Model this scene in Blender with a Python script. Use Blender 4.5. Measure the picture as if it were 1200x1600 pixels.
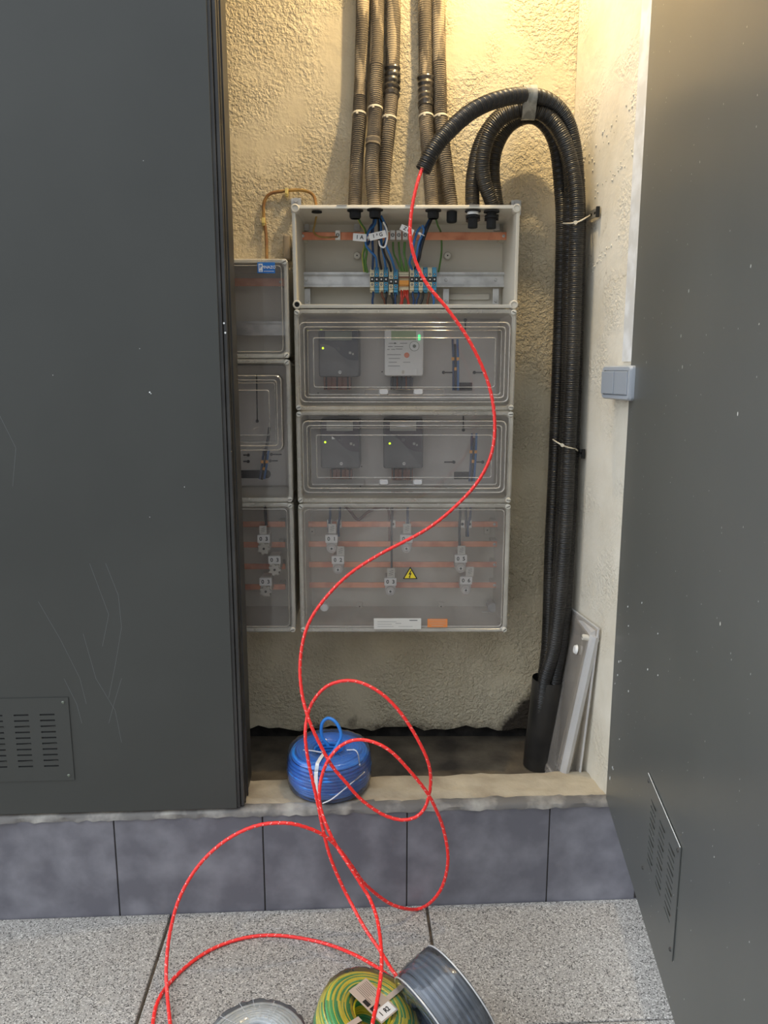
import bpy, bmesh, math, random
from mathutils import Vector, Matrix
random.seed(7)
for o in list(bpy.data.objects): bpy.data.objects.remove(o)
scene = bpy.context.scene
R = math.radians
# ------------------------------------------------------------ camera, sky, lamp, exposure
CAM_H = 1.29; PITCH = R(10.5); CP, SP = math.cos(PITCH), math.sin(PITCH)
cam_data = bpy.data.cameras.new('camera'); cam = bpy.data.objects.new('camera', cam_data)
scene.collection.objects.link(cam); scene.camera = cam
cam.location = (0, 0, CAM_H); cam.rotation_euler = (math.pi/2-PITCH, 0, 0)
cam_data.sensor_fit = 'VERTICAL'; cam_data.sensor_height = 36; cam_data.lens = 27; cam_data.clip_start = .01
world = bpy.data.worlds.new('daylight'); scene.world = world; world.use_nodes = True
wn = world.node_tree; wn.nodes.clear()
w_out = wn.nodes.new('ShaderNodeOutputWorld'); w_bg = wn.nodes.new('ShaderNodeBackground')
w_tc = wn.nodes.new('ShaderNodeTexCoord'); w_sep = wn.nodes.new('ShaderNodeSeparateXYZ'); w_ramp = wn.nodes.new('ShaderNodeValToRGB')
wn.links.new(w_tc.outputs['Generated'], w_sep.inputs[0]); wn.links.new(w_sep.outputs['Z'], w_ramp.inputs[0])
# open sky: brightest overhead and to the left, where the street opens; dimmer straight behind the viewer
SKY_BASE, SKY_LEFT, SKY_UP = .40, 5.0, 2.1
def w_term(sock, scale, sgn, off=0):
    a = wn.nodes.new('ShaderNodeMath'); a.operation = 'MULTIPLY_ADD'; a.inputs[1].default_value = sgn; a.inputs[2].default_value = off; wn.links.new(sock, a.inputs[0])
    b = wn.nodes.new('ShaderNodeMath'); b.operation = 'MAXIMUM'; b.inputs[1].default_value = 0; wn.links.new(a.outputs[0], b.inputs[0])
    c = wn.nodes.new('ShaderNodeMath'); c.operation = 'MULTIPLY'; c.inputs[1].default_value = scale; wn.links.new(b.outputs[0], c.inputs[0]); return c.outputs[0]
w_a = wn.nodes.new('ShaderNodeMath'); w_a.operation = 'ADD'
wn.links.new(w_term(w_sep.outputs['X'], SKY_LEFT, -1, -.35), w_a.inputs[0]); wn.links.new(w_term(w_sep.outputs['Z'], SKY_UP, 1), w_a.inputs[1])
w_b = wn.nodes.new('ShaderNodeMath'); w_b.operation = 'ADD'; w_b.inputs[1].default_value = SKY_BASE; wn.links.new(w_a.outputs[0], w_b.inputs[0])
wn.links.new(w_b.outputs[0], w_bg.inputs[1])
wn.links.new(w_ramp.outputs[0], w_bg.inputs[0]); wn.links.new(w_bg.outputs[0], w_out.inputs[0])
w_ramp.color_ramp.elements[0].position = 0.0; w_ramp.color_ramp.elements[0].color = (.66, .69, .72, 1)
w_ramp.color_ramp.elements[1].position = 0.7; w_ramp.color_ramp.elements[1].color = (.84, .91, 1.0, 1)
LAMP_POS = (.27, 1.775, 2.57); LAMP_W = 35; LAMP_COL = (1.0, .75, .40)
scene.view_settings.view_transform = 'Standard'; scene.view_settings.look = 'None'
scene.view_settings.exposure = 0.0; scene.view_settings.gamma = 1; scene.view_settings.use_curve_mapping = False

# ------------------------------------------------------------ pixel helpers: where a sight line meets a real plane
def ray(px, py):
    u = (px-600)/1200; v = (800-py)/1200
    return Vector((u, CP+v*SP, -SP+v*CP))
def at(px, py, Y):
    d = ray(px, py); return Vector((0, 0, CAM_H)) + d*(Y/d.y)
def on_z(px, py, z):
    d = ray(px, py); return Vector((0, 0, CAM_H)) + d*((z-CAM_H)/d.z)
def on_plane(px, py, p0, n):
    d = ray(px, py); o = Vector((0, 0, CAM_H)); return o + d*((Vector(p0)-o).dot(n)/d.dot(n))

# ------------------------------------------------------------ materials
def mat(name, col, rough=.5, metal=0, col2=None, nscale=20, detail=4, lo=.4, hi=.6, bump=0, bscale=60, bdist=.002,
        stretch=None, spec=.5, coat=0, bdetail=5):
    m = bpy.data.materials.new(name); m.use_nodes = True; nt = m.node_tree; b = nt.nodes['Principled BSDF']
    b.inputs['Base Color'].default_value = (*col, 1); b.inputs['Roughness'].default_value = rough
    b.inputs['Metallic'].default_value = metal; b.inputs['Specular IOR Level'].default_value = spec
    b.inputs['Coat Weight'].default_value = coat
    tc = nt.nodes.new('ShaderNodeTexCoord'); mp = nt.nodes.new('ShaderNodeMapping')
    nt.links.new(tc.outputs['Object'], mp.inputs[0])
    if stretch: mp.inputs['Scale'].default_value = stretch
    if col2:
        n = nt.nodes.new('ShaderNodeTexNoise'); n.inputs['Scale'].default_value = nscale; n.inputs['Detail'].default_value = detail
        nt.links.new(mp.outputs[0], n.inputs['Vector'])
        r = nt.nodes.new('ShaderNodeValToRGB'); r.color_ramp.elements[0].position = lo; r.color_ramp.elements[1].position = hi
        r.color_ramp.elements[0].color = (*col, 1); r.color_ramp.elements[1].color = (*col2, 1)
        nt.links.new(n.outputs['Fac'], r.inputs[0]); nt.links.new(r.outputs[0], b.inputs['Base Color'])
    if bump:
        n = nt.nodes.new('ShaderNodeTexNoise'); n.inputs['Scale'].default_value = bscale; n.inputs['Detail'].default_value = bdetail
        nt.links.new(mp.outputs[0], n.inputs['Vector'])
        bp = nt.nodes.new('ShaderNodeBump'); bp.inputs['Strength'].default_value = bump; bp.inputs['Distance'].default_value = bdist
        nt.links.new(n.outputs['Fac'], bp.inputs['Height']); nt.links.new(bp.outputs[0], b.inputs['Normal'])
    return m
def plaster(name, c1, c2, bump=.9, smooth=.45, stain=None):
    m = bpy.data.materials.new(name); m.use_nodes = True; nt = m.node_tree; L = nt.links; b = nt.nodes['Principled BSDF']
    b.inputs['Roughness'].default_value = .85; b.inputs['Specular IOR Level'].default_value = .25
    tc = nt.nodes.new('ShaderNodeTexCoord')
    def noise(s, d, ro=.5):
        n = nt.nodes.new('ShaderNodeTexNoise'); n.inputs['Scale'].default_value = s; n.inputs['Detail'].default_value = d
        n.inputs['Roughness'].default_value = ro
        L.new(tc.outputs['Object'], n.inputs['Vector']); return n
    def ramp(src, a, bb, ca=(0,0,0,1), cb=(1,1,1,1)):
        r = nt.nodes.new('ShaderNodeValToRGB'); r.color_ramp.elements[0].position = a; r.color_ramp.elements[1].position = bb
        r.color_ramp.elements[0].color = ca; r.color_ramp.elements[1].color = cb; L.new(src, r.inputs[0]); return r
    big = ramp(noise(6, 3).outputs['Fac'], smooth-.08, smooth+.12)          # where the coat was trowelled smooth
    fine = ramp(noise(110, 3, .6).outputs['Fac'], .38, .62)
    mid = noise(28, 5, .6)
    mul = nt.nodes.new('ShaderNodeMath'); mul.operation = 'MULTIPLY'
    L.new(big.outputs[0], mul.inputs[0]); L.new(fine.outputs[0], mul.inputs[1])
    add = nt.nodes.new('ShaderNodeMath'); add.operation = 'MULTIPLY_ADD'; add.inputs[1].default_value = .9
    L.new(mid.outputs['Fac'], add.inputs[0]); L.new(mul.outputs[0], add.inputs[2])
    bp = nt.nodes.new('ShaderNodeBump'); bp.inputs['Strength'].default_value = bump; bp.inputs['Distance'].default_value = .0035
    L.new(add.outputs[0], bp.inputs['Height']); L.new(bp.outputs[0], b.inputs['Normal'])
    c = ramp(noise(4, 6, .65).outputs['Fac'], .35, .68, (*c1, 1), (*c2, 1))
    last = c.outputs[0]
    # hairline cracks
    v = nt.nodes.new('ShaderNodeTexVoronoi'); v.feature = 'DISTANCE_TO_EDGE'; v.inputs['Scale'].default_value = 2.3
    nn = noise(9, 5); mx = nt.nodes.new('ShaderNodeMix'); mx.data_type = 'RGBA'; mx.blend_type = 'ADD'; mx.inputs[0].default_value = .25
    L.new(tc.outputs['Object'], mx.inputs[6]); L.new(nn.outputs['Color'], mx.inputs[7]); L.new(mx.outputs[2], v.inputs['Vector'])
    cr = ramp(v.outputs['Distance'], .0, .004, (1,1,1,1), (0,0,0,1)); msk = ramp(noise(3, 2).outputs['Fac'], .5, .6)
    m2 = nt.nodes.new('ShaderNodeMath'); m2.operation = 'MULTIPLY'; L.new(cr.outputs[0], m2.inputs[0]); L.new(msk.outputs[0], m2.inputs[1])
    m3 = nt.nodes.new('ShaderNodeMath'); m3.operation = 'MULTIPLY'; m3.inputs[1].default_value = .55; L.new(m2.outputs[0], m3.inputs[0])
    mc = nt.nodes.new('ShaderNodeMix'); mc.data_type = 'RGBA'; L.new(m3.outputs[0], mc.inputs[0]); L.new(last, mc.inputs[6])
    mc.inputs[7].default_value = (.22, .17, .10, 1); last = mc.outputs[2]
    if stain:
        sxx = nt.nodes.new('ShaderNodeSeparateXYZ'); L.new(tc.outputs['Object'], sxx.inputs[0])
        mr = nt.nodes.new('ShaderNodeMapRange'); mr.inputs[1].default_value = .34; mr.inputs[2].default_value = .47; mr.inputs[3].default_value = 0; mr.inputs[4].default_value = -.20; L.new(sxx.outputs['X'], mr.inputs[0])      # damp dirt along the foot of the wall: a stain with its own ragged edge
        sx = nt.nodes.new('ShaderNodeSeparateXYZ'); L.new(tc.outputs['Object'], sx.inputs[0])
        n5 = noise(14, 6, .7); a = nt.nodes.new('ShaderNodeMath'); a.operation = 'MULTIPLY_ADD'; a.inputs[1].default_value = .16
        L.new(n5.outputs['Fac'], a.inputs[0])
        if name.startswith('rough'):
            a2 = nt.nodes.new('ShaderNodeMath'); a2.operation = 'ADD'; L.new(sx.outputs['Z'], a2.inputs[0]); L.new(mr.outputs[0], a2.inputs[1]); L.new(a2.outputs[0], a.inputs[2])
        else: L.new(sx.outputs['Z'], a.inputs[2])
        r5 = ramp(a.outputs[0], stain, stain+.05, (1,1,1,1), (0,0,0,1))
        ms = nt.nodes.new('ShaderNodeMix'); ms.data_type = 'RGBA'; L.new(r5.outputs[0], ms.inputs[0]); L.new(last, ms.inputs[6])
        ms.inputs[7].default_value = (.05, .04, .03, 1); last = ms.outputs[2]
    L.new(last, b.inputs['Base Color'])
    return m
def clear(name, tint=(.9, .9, .88), haze=.10, haze_col=(.62, .60, .56), rough=.12, dust=.12, gloss=1.0):
    m = bpy.data.materials.new(name); m.use_nodes = True; nt = m.node_tree; nt.nodes.clear(); L = nt.links
    out = nt.nodes.new('ShaderNodeOutputMaterial')
    tr = nt.nodes.new('ShaderNodeBsdfTransparent'); tr.inputs[0].default_value = (*tint, 1)
    gl = nt.nodes.new('ShaderNodeBsdfGlossy'); gl.inputs['Roughness'].default_value = rough; gl.inputs[0].default_value = (gloss, gloss, gloss, 1)
    df = nt.nodes.new('ShaderNodeBsdfDiffuse'); df.inputs[0].default_value = (*haze_col, 1)
    fr = nt.nodes.new('ShaderNodeFresnel'); fr.inputs[0].default_value = 1.5
    tc = nt.nodes.new('ShaderNodeTexCoord'); n = nt.nodes.new('ShaderNodeTexNoise'); n.inputs['Scale'].default_value = 7
    n.inputs['Detail'].default_value = 6; n.inputs['Roughness'].default_value = .65; L.new(tc.outputs['Object'], n.inputs['Vector'])
    r = nt.nodes.new('ShaderNodeMapRange'); r.inputs[1].default_value = .35; r.inputs[2].default_value = .75
    r.inputs[3].default_value = haze; r.inputs[4].default_value = haze+dust; L.new(n.outputs['Fac'], r.inputs[0])
    m1 = nt.nodes.new('ShaderNodeMixShader'); L.new(r.outputs[0], m1.inputs[0]); L.new(tr.outputs[0], m1.inputs[1]); L.new(df.outputs[0], m1.inputs[2])
    m2 = nt.nodes.new('ShaderNodeMixShader'); L.new(fr.outputs[0], m2.inputs[0]); L.new(m1.outputs[0], m2.inputs[1]); L.new(gl.outputs[0], m2.inputs[2])
    L.new(m2.outputs[0], out.inputs[0]); return m
def emis(name, col, s):
    m = mat(name, col, .4); b = m.node_tree.nodes['Principled BSDF']
    b.inputs['Emission Color'].default_value = (*col, 1); b.inputs['Emission Strength'].default_value = s; return m
def painted_steel(name, col, col2, rough, specks=None):
    m = mat(name, col, rough, 0, col2, 2.2, 5, .3, .7, .04, 500, .0004, spec=.5)
    nt = m.node_tree; L = nt.links; b = nt.nodes['Principled BSDF']
    if specks:     # drops of white paint spattered on the door
        tc = nt.nodes.new('ShaderNodeTexCoord'); mp = nt.nodes.new('ShaderNodeMapping'); mp.inputs['Scale'].default_value = (1, 1, .6)
        L.new(tc.outputs['Object'], mp.inputs[0])
        src = b.inputs['Base Color'].links[0].from_socket
        for sc, th, den in specks:
            v = nt.nodes.new('ShaderNodeTexVoronoi'); v.inputs['Scale'].default_value = sc; L.new(mp.outputs[0], v.inputs['Vector'])
            r = nt.nodes.new('ShaderNodeMath'); r.operation = 'LESS_THAN'; r.inputs[1].default_value = th; L.new(v.outputs['Distance'], r.inputs[0])
            s = nt.nodes.new('ShaderNodeSeparateColor'); L.new(v.outputs['Color'], s.inputs[0])
            g = nt.nodes.new('ShaderNodeMath'); g.operation = 'GREATER_THAN'; g.inputs[1].default_value = den; L.new(s.outputs[0], g.inputs[0])
            k = nt.nodes.new('ShaderNodeMath'); k.operation = 'MULTIPLY'; L.new(r.outputs[0], k.inputs[0]); L.new(g.outputs[0], k.inputs[1])
            x = nt.nodes.new('ShaderNodeMix'); x.data_type = 'RGBA'; L.new(k.outputs[0], x.inputs[0]); L.new(src, x.inputs[6])
            x.inputs[7].default_value = (.62, .63, .60, 1); src = x.outputs[2]
        L.new(src, b.inputs['Base Color'])
    return m
def grit(name, base, dark, light, sc=420):
    m = bpy.data.materials.new(name); m.use_nodes = True; nt = m.node_tree; L = nt.links; b = nt.nodes['Principled BSDF']
    b.inputs['Roughness'].default_value = .9; tc = nt.nodes.new('ShaderNodeTexCoord')
    v = nt.nodes.new('ShaderNodeTexVoronoi'); v.inputs['Scale'].default_value = sc; L.new(tc.outputs['Object'], v.inputs['Vector'])
    s = nt.nodes.new('ShaderNodeSeparateColor'); L.new(v.outputs['Color'], s.inputs[0])
    r = nt.nodes.new('ShaderNodeValToRGB'); r.color_ramp.interpolation = 'CONSTANT'; e = r.color_ramp.elements
    e[0].color = (*dark, 1); e[1].position = .16; e[1].color = (*base, 1)
    n = e.new(.60); n.color = tuple(c*1.18 for c in base)+(1,); n = e.new(.86); n.color = (*light, 1)
    L.new(s.outputs[0], r.inputs[0])
    nz = nt.nodes.new('ShaderNodeTexNoise'); nz.inputs['Scale'].default_value = 3; nz.inputs['Detail'].default_value = 5; L.new(tc.outputs['Object'], nz.inputs['Vector'])
    r2 = nt.nodes.new('ShaderNodeValToRGB'); r2.color_ramp.elements[0].position = .3; r2.color_ramp.elements[1].position = .7
    r2.color_ramp.elements[0].color = (.86, .83, .80, 1); r2.color_ramp.elements[1].color = (1, 1, 1, 1); L.new(nz.outputs['Fac'], r2.inputs[0])
    x = nt.nodes.new('ShaderNodeMix'); x.data_type = 'RGBA'; x.blend_type = 'MULTIPLY'; x.inputs[0].default_value = 1
    L.new(r.outputs[0], x.inputs[6]); L.new(r2.outputs[0], x.inputs[7]); L.new(x.outputs[2], b.inputs['Base Color'])
    bp = nt.nodes.new('ShaderNodeBump'); bp.inputs['Strength'].default_value = .5; bp.inputs['Distance'].default_value = .001
    L.new(v.outputs['Distance'], bp.inputs['Height']); L.new(bp.outputs[0], b.inputs['Normal']); return m

M = dict(
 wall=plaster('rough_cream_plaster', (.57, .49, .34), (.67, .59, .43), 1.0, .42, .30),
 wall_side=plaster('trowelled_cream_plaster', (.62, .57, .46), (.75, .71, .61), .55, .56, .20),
 ceiling=mat('ceiling_paint', (.75, .72, .65), .9),
 closet_floor=mat('dusty_dark_concrete', (.045, .035, .025), .9, 0, (.16, .13, .09), 9, 6, .35, .7, .8, 40, .004),
 mortar=mat('gap_shade_mortar', (.012, .011, .010), .95, 0, (.04, .035, .03), 30, 5, .4, .7, .8, 60, .004),  # near black: shade of the gap under the plaster is in this colour
 sill=mat('tan_mortar', (.34, .28, .20), .9, 0, (.52, .45, .33), 9, 7, .35, .65, .7, 70, .003),
 sill_edge=mat('smeared_grey_mortar', (.15, .14, .13), .75, 0, (.52, .49, .43), 12, 7, .46, .74, .6, 50, .002),
 tile=mat('dark_slate_tile', (.135, .132, .152), .45, 0, (.25, .245, .27), 11, 10, .40, .74, .10, 220, .0008),
 grout=mat('dark_grout', (.06, .055, .05), .95),
 slab=grit('gritty_concrete_slab', (.34, .325, .30), (.11, .104, .097), (.61, .59, .55)),
 joint=mat('earth_joint', (.10, .08, .06), .95, 0, (.2, .16, .12), 50, 4),
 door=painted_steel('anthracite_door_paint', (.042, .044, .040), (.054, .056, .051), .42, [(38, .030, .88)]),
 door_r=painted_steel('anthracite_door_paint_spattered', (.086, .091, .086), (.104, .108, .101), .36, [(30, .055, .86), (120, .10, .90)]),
 frame=mat('anthracite_frame_paint', (.032, .031, .030), .5, 0, (.05, .048, .045), 12, 5),
 black=mat('matt_black', (.008, .008, .008), .9),
 scratch=mat('bare_scratch', (.16, .17, .17), .6),
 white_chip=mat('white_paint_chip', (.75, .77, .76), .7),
 shell=mat('beige_grey_plastic', (.60, .56, .465), .5, 0, (.66, .615, .52), 6, 4, .3, .7),
 plate=mat('grey_mounting_plate', (.60, .57, .53), .6, 0, (.66, .62, .58), 5, 4),
 clear=clear('clear_polycarbonate', (.98, .97, .965), .025, (.95, .87, .83), .07, .09),
 clear_dusty=clear('dusty_clear_polycarbonate', (.97, .965, .96), .05, (.95, .88, .83), .13, .15),
 clear_lid=clear('scuffed_clear_lid', (.92, .90, .87), .20, (.78, .72, .65), .14, .2),
 clear_rim=clear('clear_lid_rim', (.9, .9, .9), .5, (.88, .87, .86), .15, .1),
 clear_lit_edge=clear('clear_edge_highlight', (.95, .95, .94), .22, (.92, .87, .76), .10, .25),  # paler haze: puts the bright lit edges of lips and rims into colour
 film=clear('shrink_film', (.97, .97, .97), .02, (.9, .9, .9), .10, .06),
 film_seam=clear('film_seam', (.95, .95, .95), .45, (.9, .9, .9), .2, .2),
 screw=mat('cream_plastic_screw', (.66, .63, .55), .4),
 steel=mat('galvanised_steel', (.62, .61, .58), .38, .75, (.48, .47, .45), 30, 3),
 copper=mat('copper_bar', (.80, .33, .18), .38, .35, (.60, .20, .10), 22, 5, .45, .65),
 nickel=mat('nickel_clamp', (.75, .72, .66), .35, .35),
 blue=mat('blue_wire_sheath', (.035, .16, .42), .38), navy=mat('dark_blue_wire', (.018, .055, .15), .4),
 wblack=mat('black_wire', (.015, .015, .017), .4), brown=mat('brown_wire', (.16, .05, .02), .4),
 green=mat('green_wire', (.10, .22, .05), .45), red=mat('red_wire', (.50, .04, .02), .4),
 gy_yellow=mat('yellow_sheath', (.78, .62, .03), .36), gy_green=mat('green_sheath', (.05, .33, .09), .36),
 coil_blue=mat('bright_blue_sheath', (.035, .25, .78), .33), coil_grey=mat('slate_grey_sheath', (.11, .135, .175), .3),
 coil_clear=mat('pale_grey_sheath', (.52, .54, .54), .35),
 tag=mat('white_tag', (.92, .91, .88), .5), ink=mat('black_ink', (.012, .012, .012), .6),
 paper=mat('off_white_label', (.70, .67, .60), .6), tanpaper=mat('beige_coil_label', (.52, .42, .34), .6),
 orange=mat('orange_label', (.78, .26, .07), .5), yellow=mat('warning_yellow', (.85, .66, .03), .45),
 brand=mat('blue_label', (.012, .15, .50), .4), white=mat('white_plastic', (.82, .82, .80), .4),
 tb_cream=mat('cream_terminal', (.70, .62, .42), .45), tb_blue=mat('blue_terminal', (.08, .32, .50), .45),
 tb_orange=mat('orange_terminal', (.80, .33, .05), .45), ferrule=mat('orange_ferrule', (.85, .40, .08), .45),
 conduit=mat('dusty_grey_conduit', (.12, .10, .075), .75, 0, (.31, .255, .18), 26, 6, .42, .62, stretch=(1, 1, .35)),
 smear=mat('plaster_smeared_conduit', (.105, .085, .06), .8, 0, (.36, .29, .19), 34, 7, .47, .55, .4, 60, .002, stretch=(1, 1, .22)),
 tape=mat('black_tape', (.018, .017, .016), .28, 0, (.07, .06, .05), 30, 4), tape_grey=mat('grey_tape', (.22, .22, .20), .25, 0, (.38, .38, .35), 60, 4, stretch=(1, 1, .2)),
 corr=mat('black_corrugated_plastic', (.015, .014, .013), .40, spec=.5, col2=(.035, .032, .028), nscale=8),
 tie=mat('cream_cable_tie', (.62, .57, .45), .45),
 cable_brown=mat('brown_sheathed_cable', (.23, .11, .04), .4, 0, (.36, .22, .06), 30, 3), clip=mat('yellow_clip', (.66, .55, .20), .5),
 rope=mat('red_rope', (.90, .035, .03), .35), rope_fleck=mat('pink_rope_fleck', (.98, .50, .46), .3),
 meter=mat('charcoal_meter', (.085, .088, .09), .32), meter_dark=mat('dark_meter_inlay', (.016, .022, .034), .3),
 meter_plum=mat('plum_meter_inlay', (.030, .018, .030), .3), meter_white=mat('white_meter', (.74, .73, .70), .4),
 lcd=mat('meter_display', (.16, .18, .14), .2), lcd_pale=mat('pale_meter_display', (.38, .38, .34), .25), lcd_green=mat('green_display', (.30, .40, .20), .25),
 orange_btn=mat('orange_button', (.75, .22, .10), .4),
 led=emis('yellow_green_led', (.62, .95, .02), 1.6), led_g=emis('green_led', (.05, .9, .25), 1.5),
 switch=mat('grey_switch_plastic', (.36, .39, .43), .35), switch_key=mat('grey_rocker', (.30, .33, .37), .3),
 bead=mat('corner_bead_paint', (.74, .75, .75), .5, 0, (.60, .60, .58), 20, 5), bulb=None)

# ------------------------------------------------------------ mesh builder
class MB:
    def __init__(s): s.v = []; s.f = []; s.m = []
    def add(s, vs, fs, mi=0, T=None):
        n = len(s.v); s.v += [T @ Vector(v) if T else Vector(v) for v in vs]
        s.f += [tuple(i+n for i in f) for f in fs]; s.m += [mi]*len(fs)
    def box(s, a, b, bev=0, mi=0, T=None):
        a, b = Vector([min(a[i], b[i]) for i in range(3)]), Vector([max(a[i], b[i]) for i in range(3)])
        if bev <= 0:
            vs = [(x, y, z) for x in (a.x, b.x) for y in (a.y, b.y) for z in (a.z, b.z)]
            s.add(vs, [(0,1,3,2), (4,6,7,5), (0,4,5,1), (2,3,7,6), (0,2,6,4), (1,5,7,3)], mi, T); return
        bm = bmesh.new(); bmesh.ops.create_cube(bm, size=1)
        for v in bm.verts: v.co = Vector([(a[i]+b[i])/2 + v.co[i]*(b[i]-a[i]) for i in range(3)])
        bmesh.ops.bevel(bm, geom=bm.edges[:], offset=min(bev, min(b-a)*.49), segments=2, affect='EDGES', profile=.6)
        bm.verts.ensure_lookup_table(); bm.verts.index_update()
        s.add([v.co.copy() for v in bm.verts], [tuple(v.index for v in f.verts) for f in bm.faces], mi, T); bm.free()
    def cyl(s, p0, p1, r0, r1=None, n=16, mi=0, caps=True, T=None):
        p0, p1 = Vector(p0), Vector(p1); r1 = r0 if r1 is None else r1
        d = (p1-p0).normalized(); a = d.orthogonal().normalized(); b = d.cross(a)
        vs = []
        for p, r in ((p0, r0), (p1, r1)):
            vs += [p + (a*math.cos(2*math.pi*i/n) + b*math.sin(2*math.pi*i/n))*r for i in range(n)]
        fs = [(i, (i+1) % n, n+(i+1) % n, n+i) for i in range(n)]
        if caps: fs += [tuple(range(n))[::-1], tuple(range(n, 2*n))]
        s.add(vs, fs, mi, T)
    def lathe(s, c, prof, n=20, axis='Y', mi=0, T=None):
        c = Vector(c); vs = []
        for r, h in prof:
            for i in range(n):
                t = 2*math.pi*i/n; x, y = r*math.cos(t), r*math.sin(t)
                vs.append(c + (Vector((x, -h, y)) if axis == 'Y' else Vector((x, y, h))))
        k = len(prof); fs = [(j*n+i, j*n+(i+1) % n, (j+1)*n+(i+1) % n, (j+1)*n+i) for j in range(k-1) for i in range(n)]
        fs += [tuple(range(n))[::-1], tuple(range((k-1)*n, k*n))]
        s.add(vs, fs, mi, T)
    def sweep(s, pts, rf, n=10, mi=0, caps=True, mfun=None, closed=False, shape=None, twist=0):
        # parallel-transported tube; rf(i, length) gives the radius, shape(angle) a factor on it
        pts = [Vector(p) for p in pts]; N = len(pts); vs = []; up = None; L = 0
        for i in range(N):
            if closed: t = (pts[(i+1) % N]-pts[i-1]).normalized()
            else: t = (pts[min(i+1, N-1)]-pts[max(i-1, 0)]).normalized()
            if up is None: up = t.orthogonal().normalized()
            up = (up - t*up.dot(t)).normalized(); bb = t.cross(up)
            if i: L += (pts[i]-pts[i-1]).length
            r = rf(i, L) if callable(rf) else rf
            for k in range(n):
                a = 2*math.pi*k/n; rr = r*(shape(a, L) if shape else 1)
                vs.append(pts[i] + (up*math.cos(a)+bb*math.sin(a))*rr)
        base = len(s.v); s.v += vs
        for i in range(N if closed else N-1):
            j = (i+1) % N
            for k in range(n):
                s.f.append((base+i*n+k, base+j*n+k, base+j*n+(k+1) % n, base+i*n+(k+1) % n)); s.m.append(mfun(i, k) if mfun else mi)
        if caps and not closed:
            s.f.append(tuple(base+k for k in range(n))); s.m.append(mi)
            s.f.append(tuple(base+(N-1)*n+k for k in range(n))[::-1]); s.m.append(mi)
    def loft(s, levels, cap0=False, cap1=True, mi=0, seg=5, T=None):
        # rounded rectangles (x0, x1, z0, z1, r, y) joined one to the next
        vs = []; 
        for x0, x1, z0, z1, r, y in levels:
            for cx, cz, a0 in ((x1-r, z1-r, 0), (x0+r, z1-r, 90), (x0+r, z0+r, 180), (x1-r, z0+r, 270)):
                for k in range(seg):
                    a = R(a0+90*k/(seg-1)); vs.append(Vector((cx+r*math.cos(a), y, cz+r*math.sin(a))))
        n = 4*seg; fs = [(j*n+i, j*n+(i+1) % n, (j+1)*n+(i+1) % n, (j+1)*n+i) for j in range(len(levels)-1) for i in range(n)]
        if cap0: fs.append(tuple(range(n))[::-1])
        if cap1: fs.append(tuple(range((len(levels)-1)*n, len(levels)*n)))
        s.add(vs, fs, mi, T)
    def ribbon(s, pts, w, nrm, mi=0):
        pts = [Vector(p) for p in pts]; nrm = Vector(nrm)
        for a, b in zip(pts, pts[1:]):
            d = (b-a).normalized().cross(nrm).normalized()*w/2
            s.add([a-d, a+d, b+d, b-d], [(0, 1, 2, 3)], mi)
    def build(s, name, mats, parent=None, origin=None, smooth=False, recalc=True):
        if not isinstance(mats, (list, tuple)): mats = [mats]
        mats = [M[m] if isinstance(m, str) else m for m in mats]
        org = wpos(parent) if parent else Vector(origin if origin is not None else (0, 0, 0))
        me = bpy.data.meshes.new(name); me.from_pydata([tuple(v-org) for v in s.v], [], s.f)
        for m in mats: me.materials.append(m)
        if len(mats) > 1: me.polygons.foreach_set('material_index', s.m)
        if recalc:
            bm = bmesh.new(); bm.from_mesh(me); bmesh.ops.recalc_face_normals(bm, faces=bm.faces[:]); bm.to_mesh(me); bm.free()
        if smooth:
            me.polygons.foreach_set('use_smooth', [True]*len(me.polygons)); me.set_sharp_from_angle(angle=R(38 if smooth is True else smooth))
        o = bpy.data.objects.new(name, me); scene.collection.objects.link(o)
        if parent: o.parent = parent
        else: o.location = org
        return o
def wpos(o):
    p = Vector((0, 0, 0))
    while o: p = p + o.location; o = o.parent
    return p
def tag(o, label=None, cat=None, group=None, kind=None):
    if label: o['label'] = label
    if cat: o['category'] = cat
    if group: o['group'] = group
    if kind: o['kind'] = kind
    return o
def thing(name, loc, label, cat, group=None):
    o = bpy.data.objects.new(name, None); scene.collection.objects.link(o); o.location = loc; o.empty_display_size = .03
    return tag(o, label, cat, group)
def copy_tree(o, parent=None):
    c = o.copy(); scene.collection.objects.link(c); c.parent = parent
    for ch in list(o.children): copy_tree(ch, c)
    return c
def smooth_path(pts, step=.01):
    pts = [Vector(p) for p in pts]; P = [2*pts[0]-pts[1]] + pts + [2*pts[-1]-pts[-2]]; dense = []
    for i in range(1, len(P)-2):
        p0, p1, p2, p3 = P[i-1:i+3]
        for k in range(24):
            t = k/24; t2, t3 = t*t, t*t*t
            dense.append(.5*((2*p1)+(p2-p0)*t+(2*p0-5*p1+4*p2-p3)*t2+(3*p1-p0-3*p2+p3)*t3))
    dense.append(pts[-1]); out = [dense[0]]; acc = 0; last = dense[0]
    for p in dense[1:]:
        seg = (p-last).length
        while acc+seg >= step and seg > 1e-9:
            q = last.lerp(p, (step-acc)/seg); out.append(q); last = q; seg = (p-last).length; acc = 0
        acc += seg; last = p
    if (out[-1]-pts[-1]).length > step*.3: out.append(pts[-1])
    return out
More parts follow.
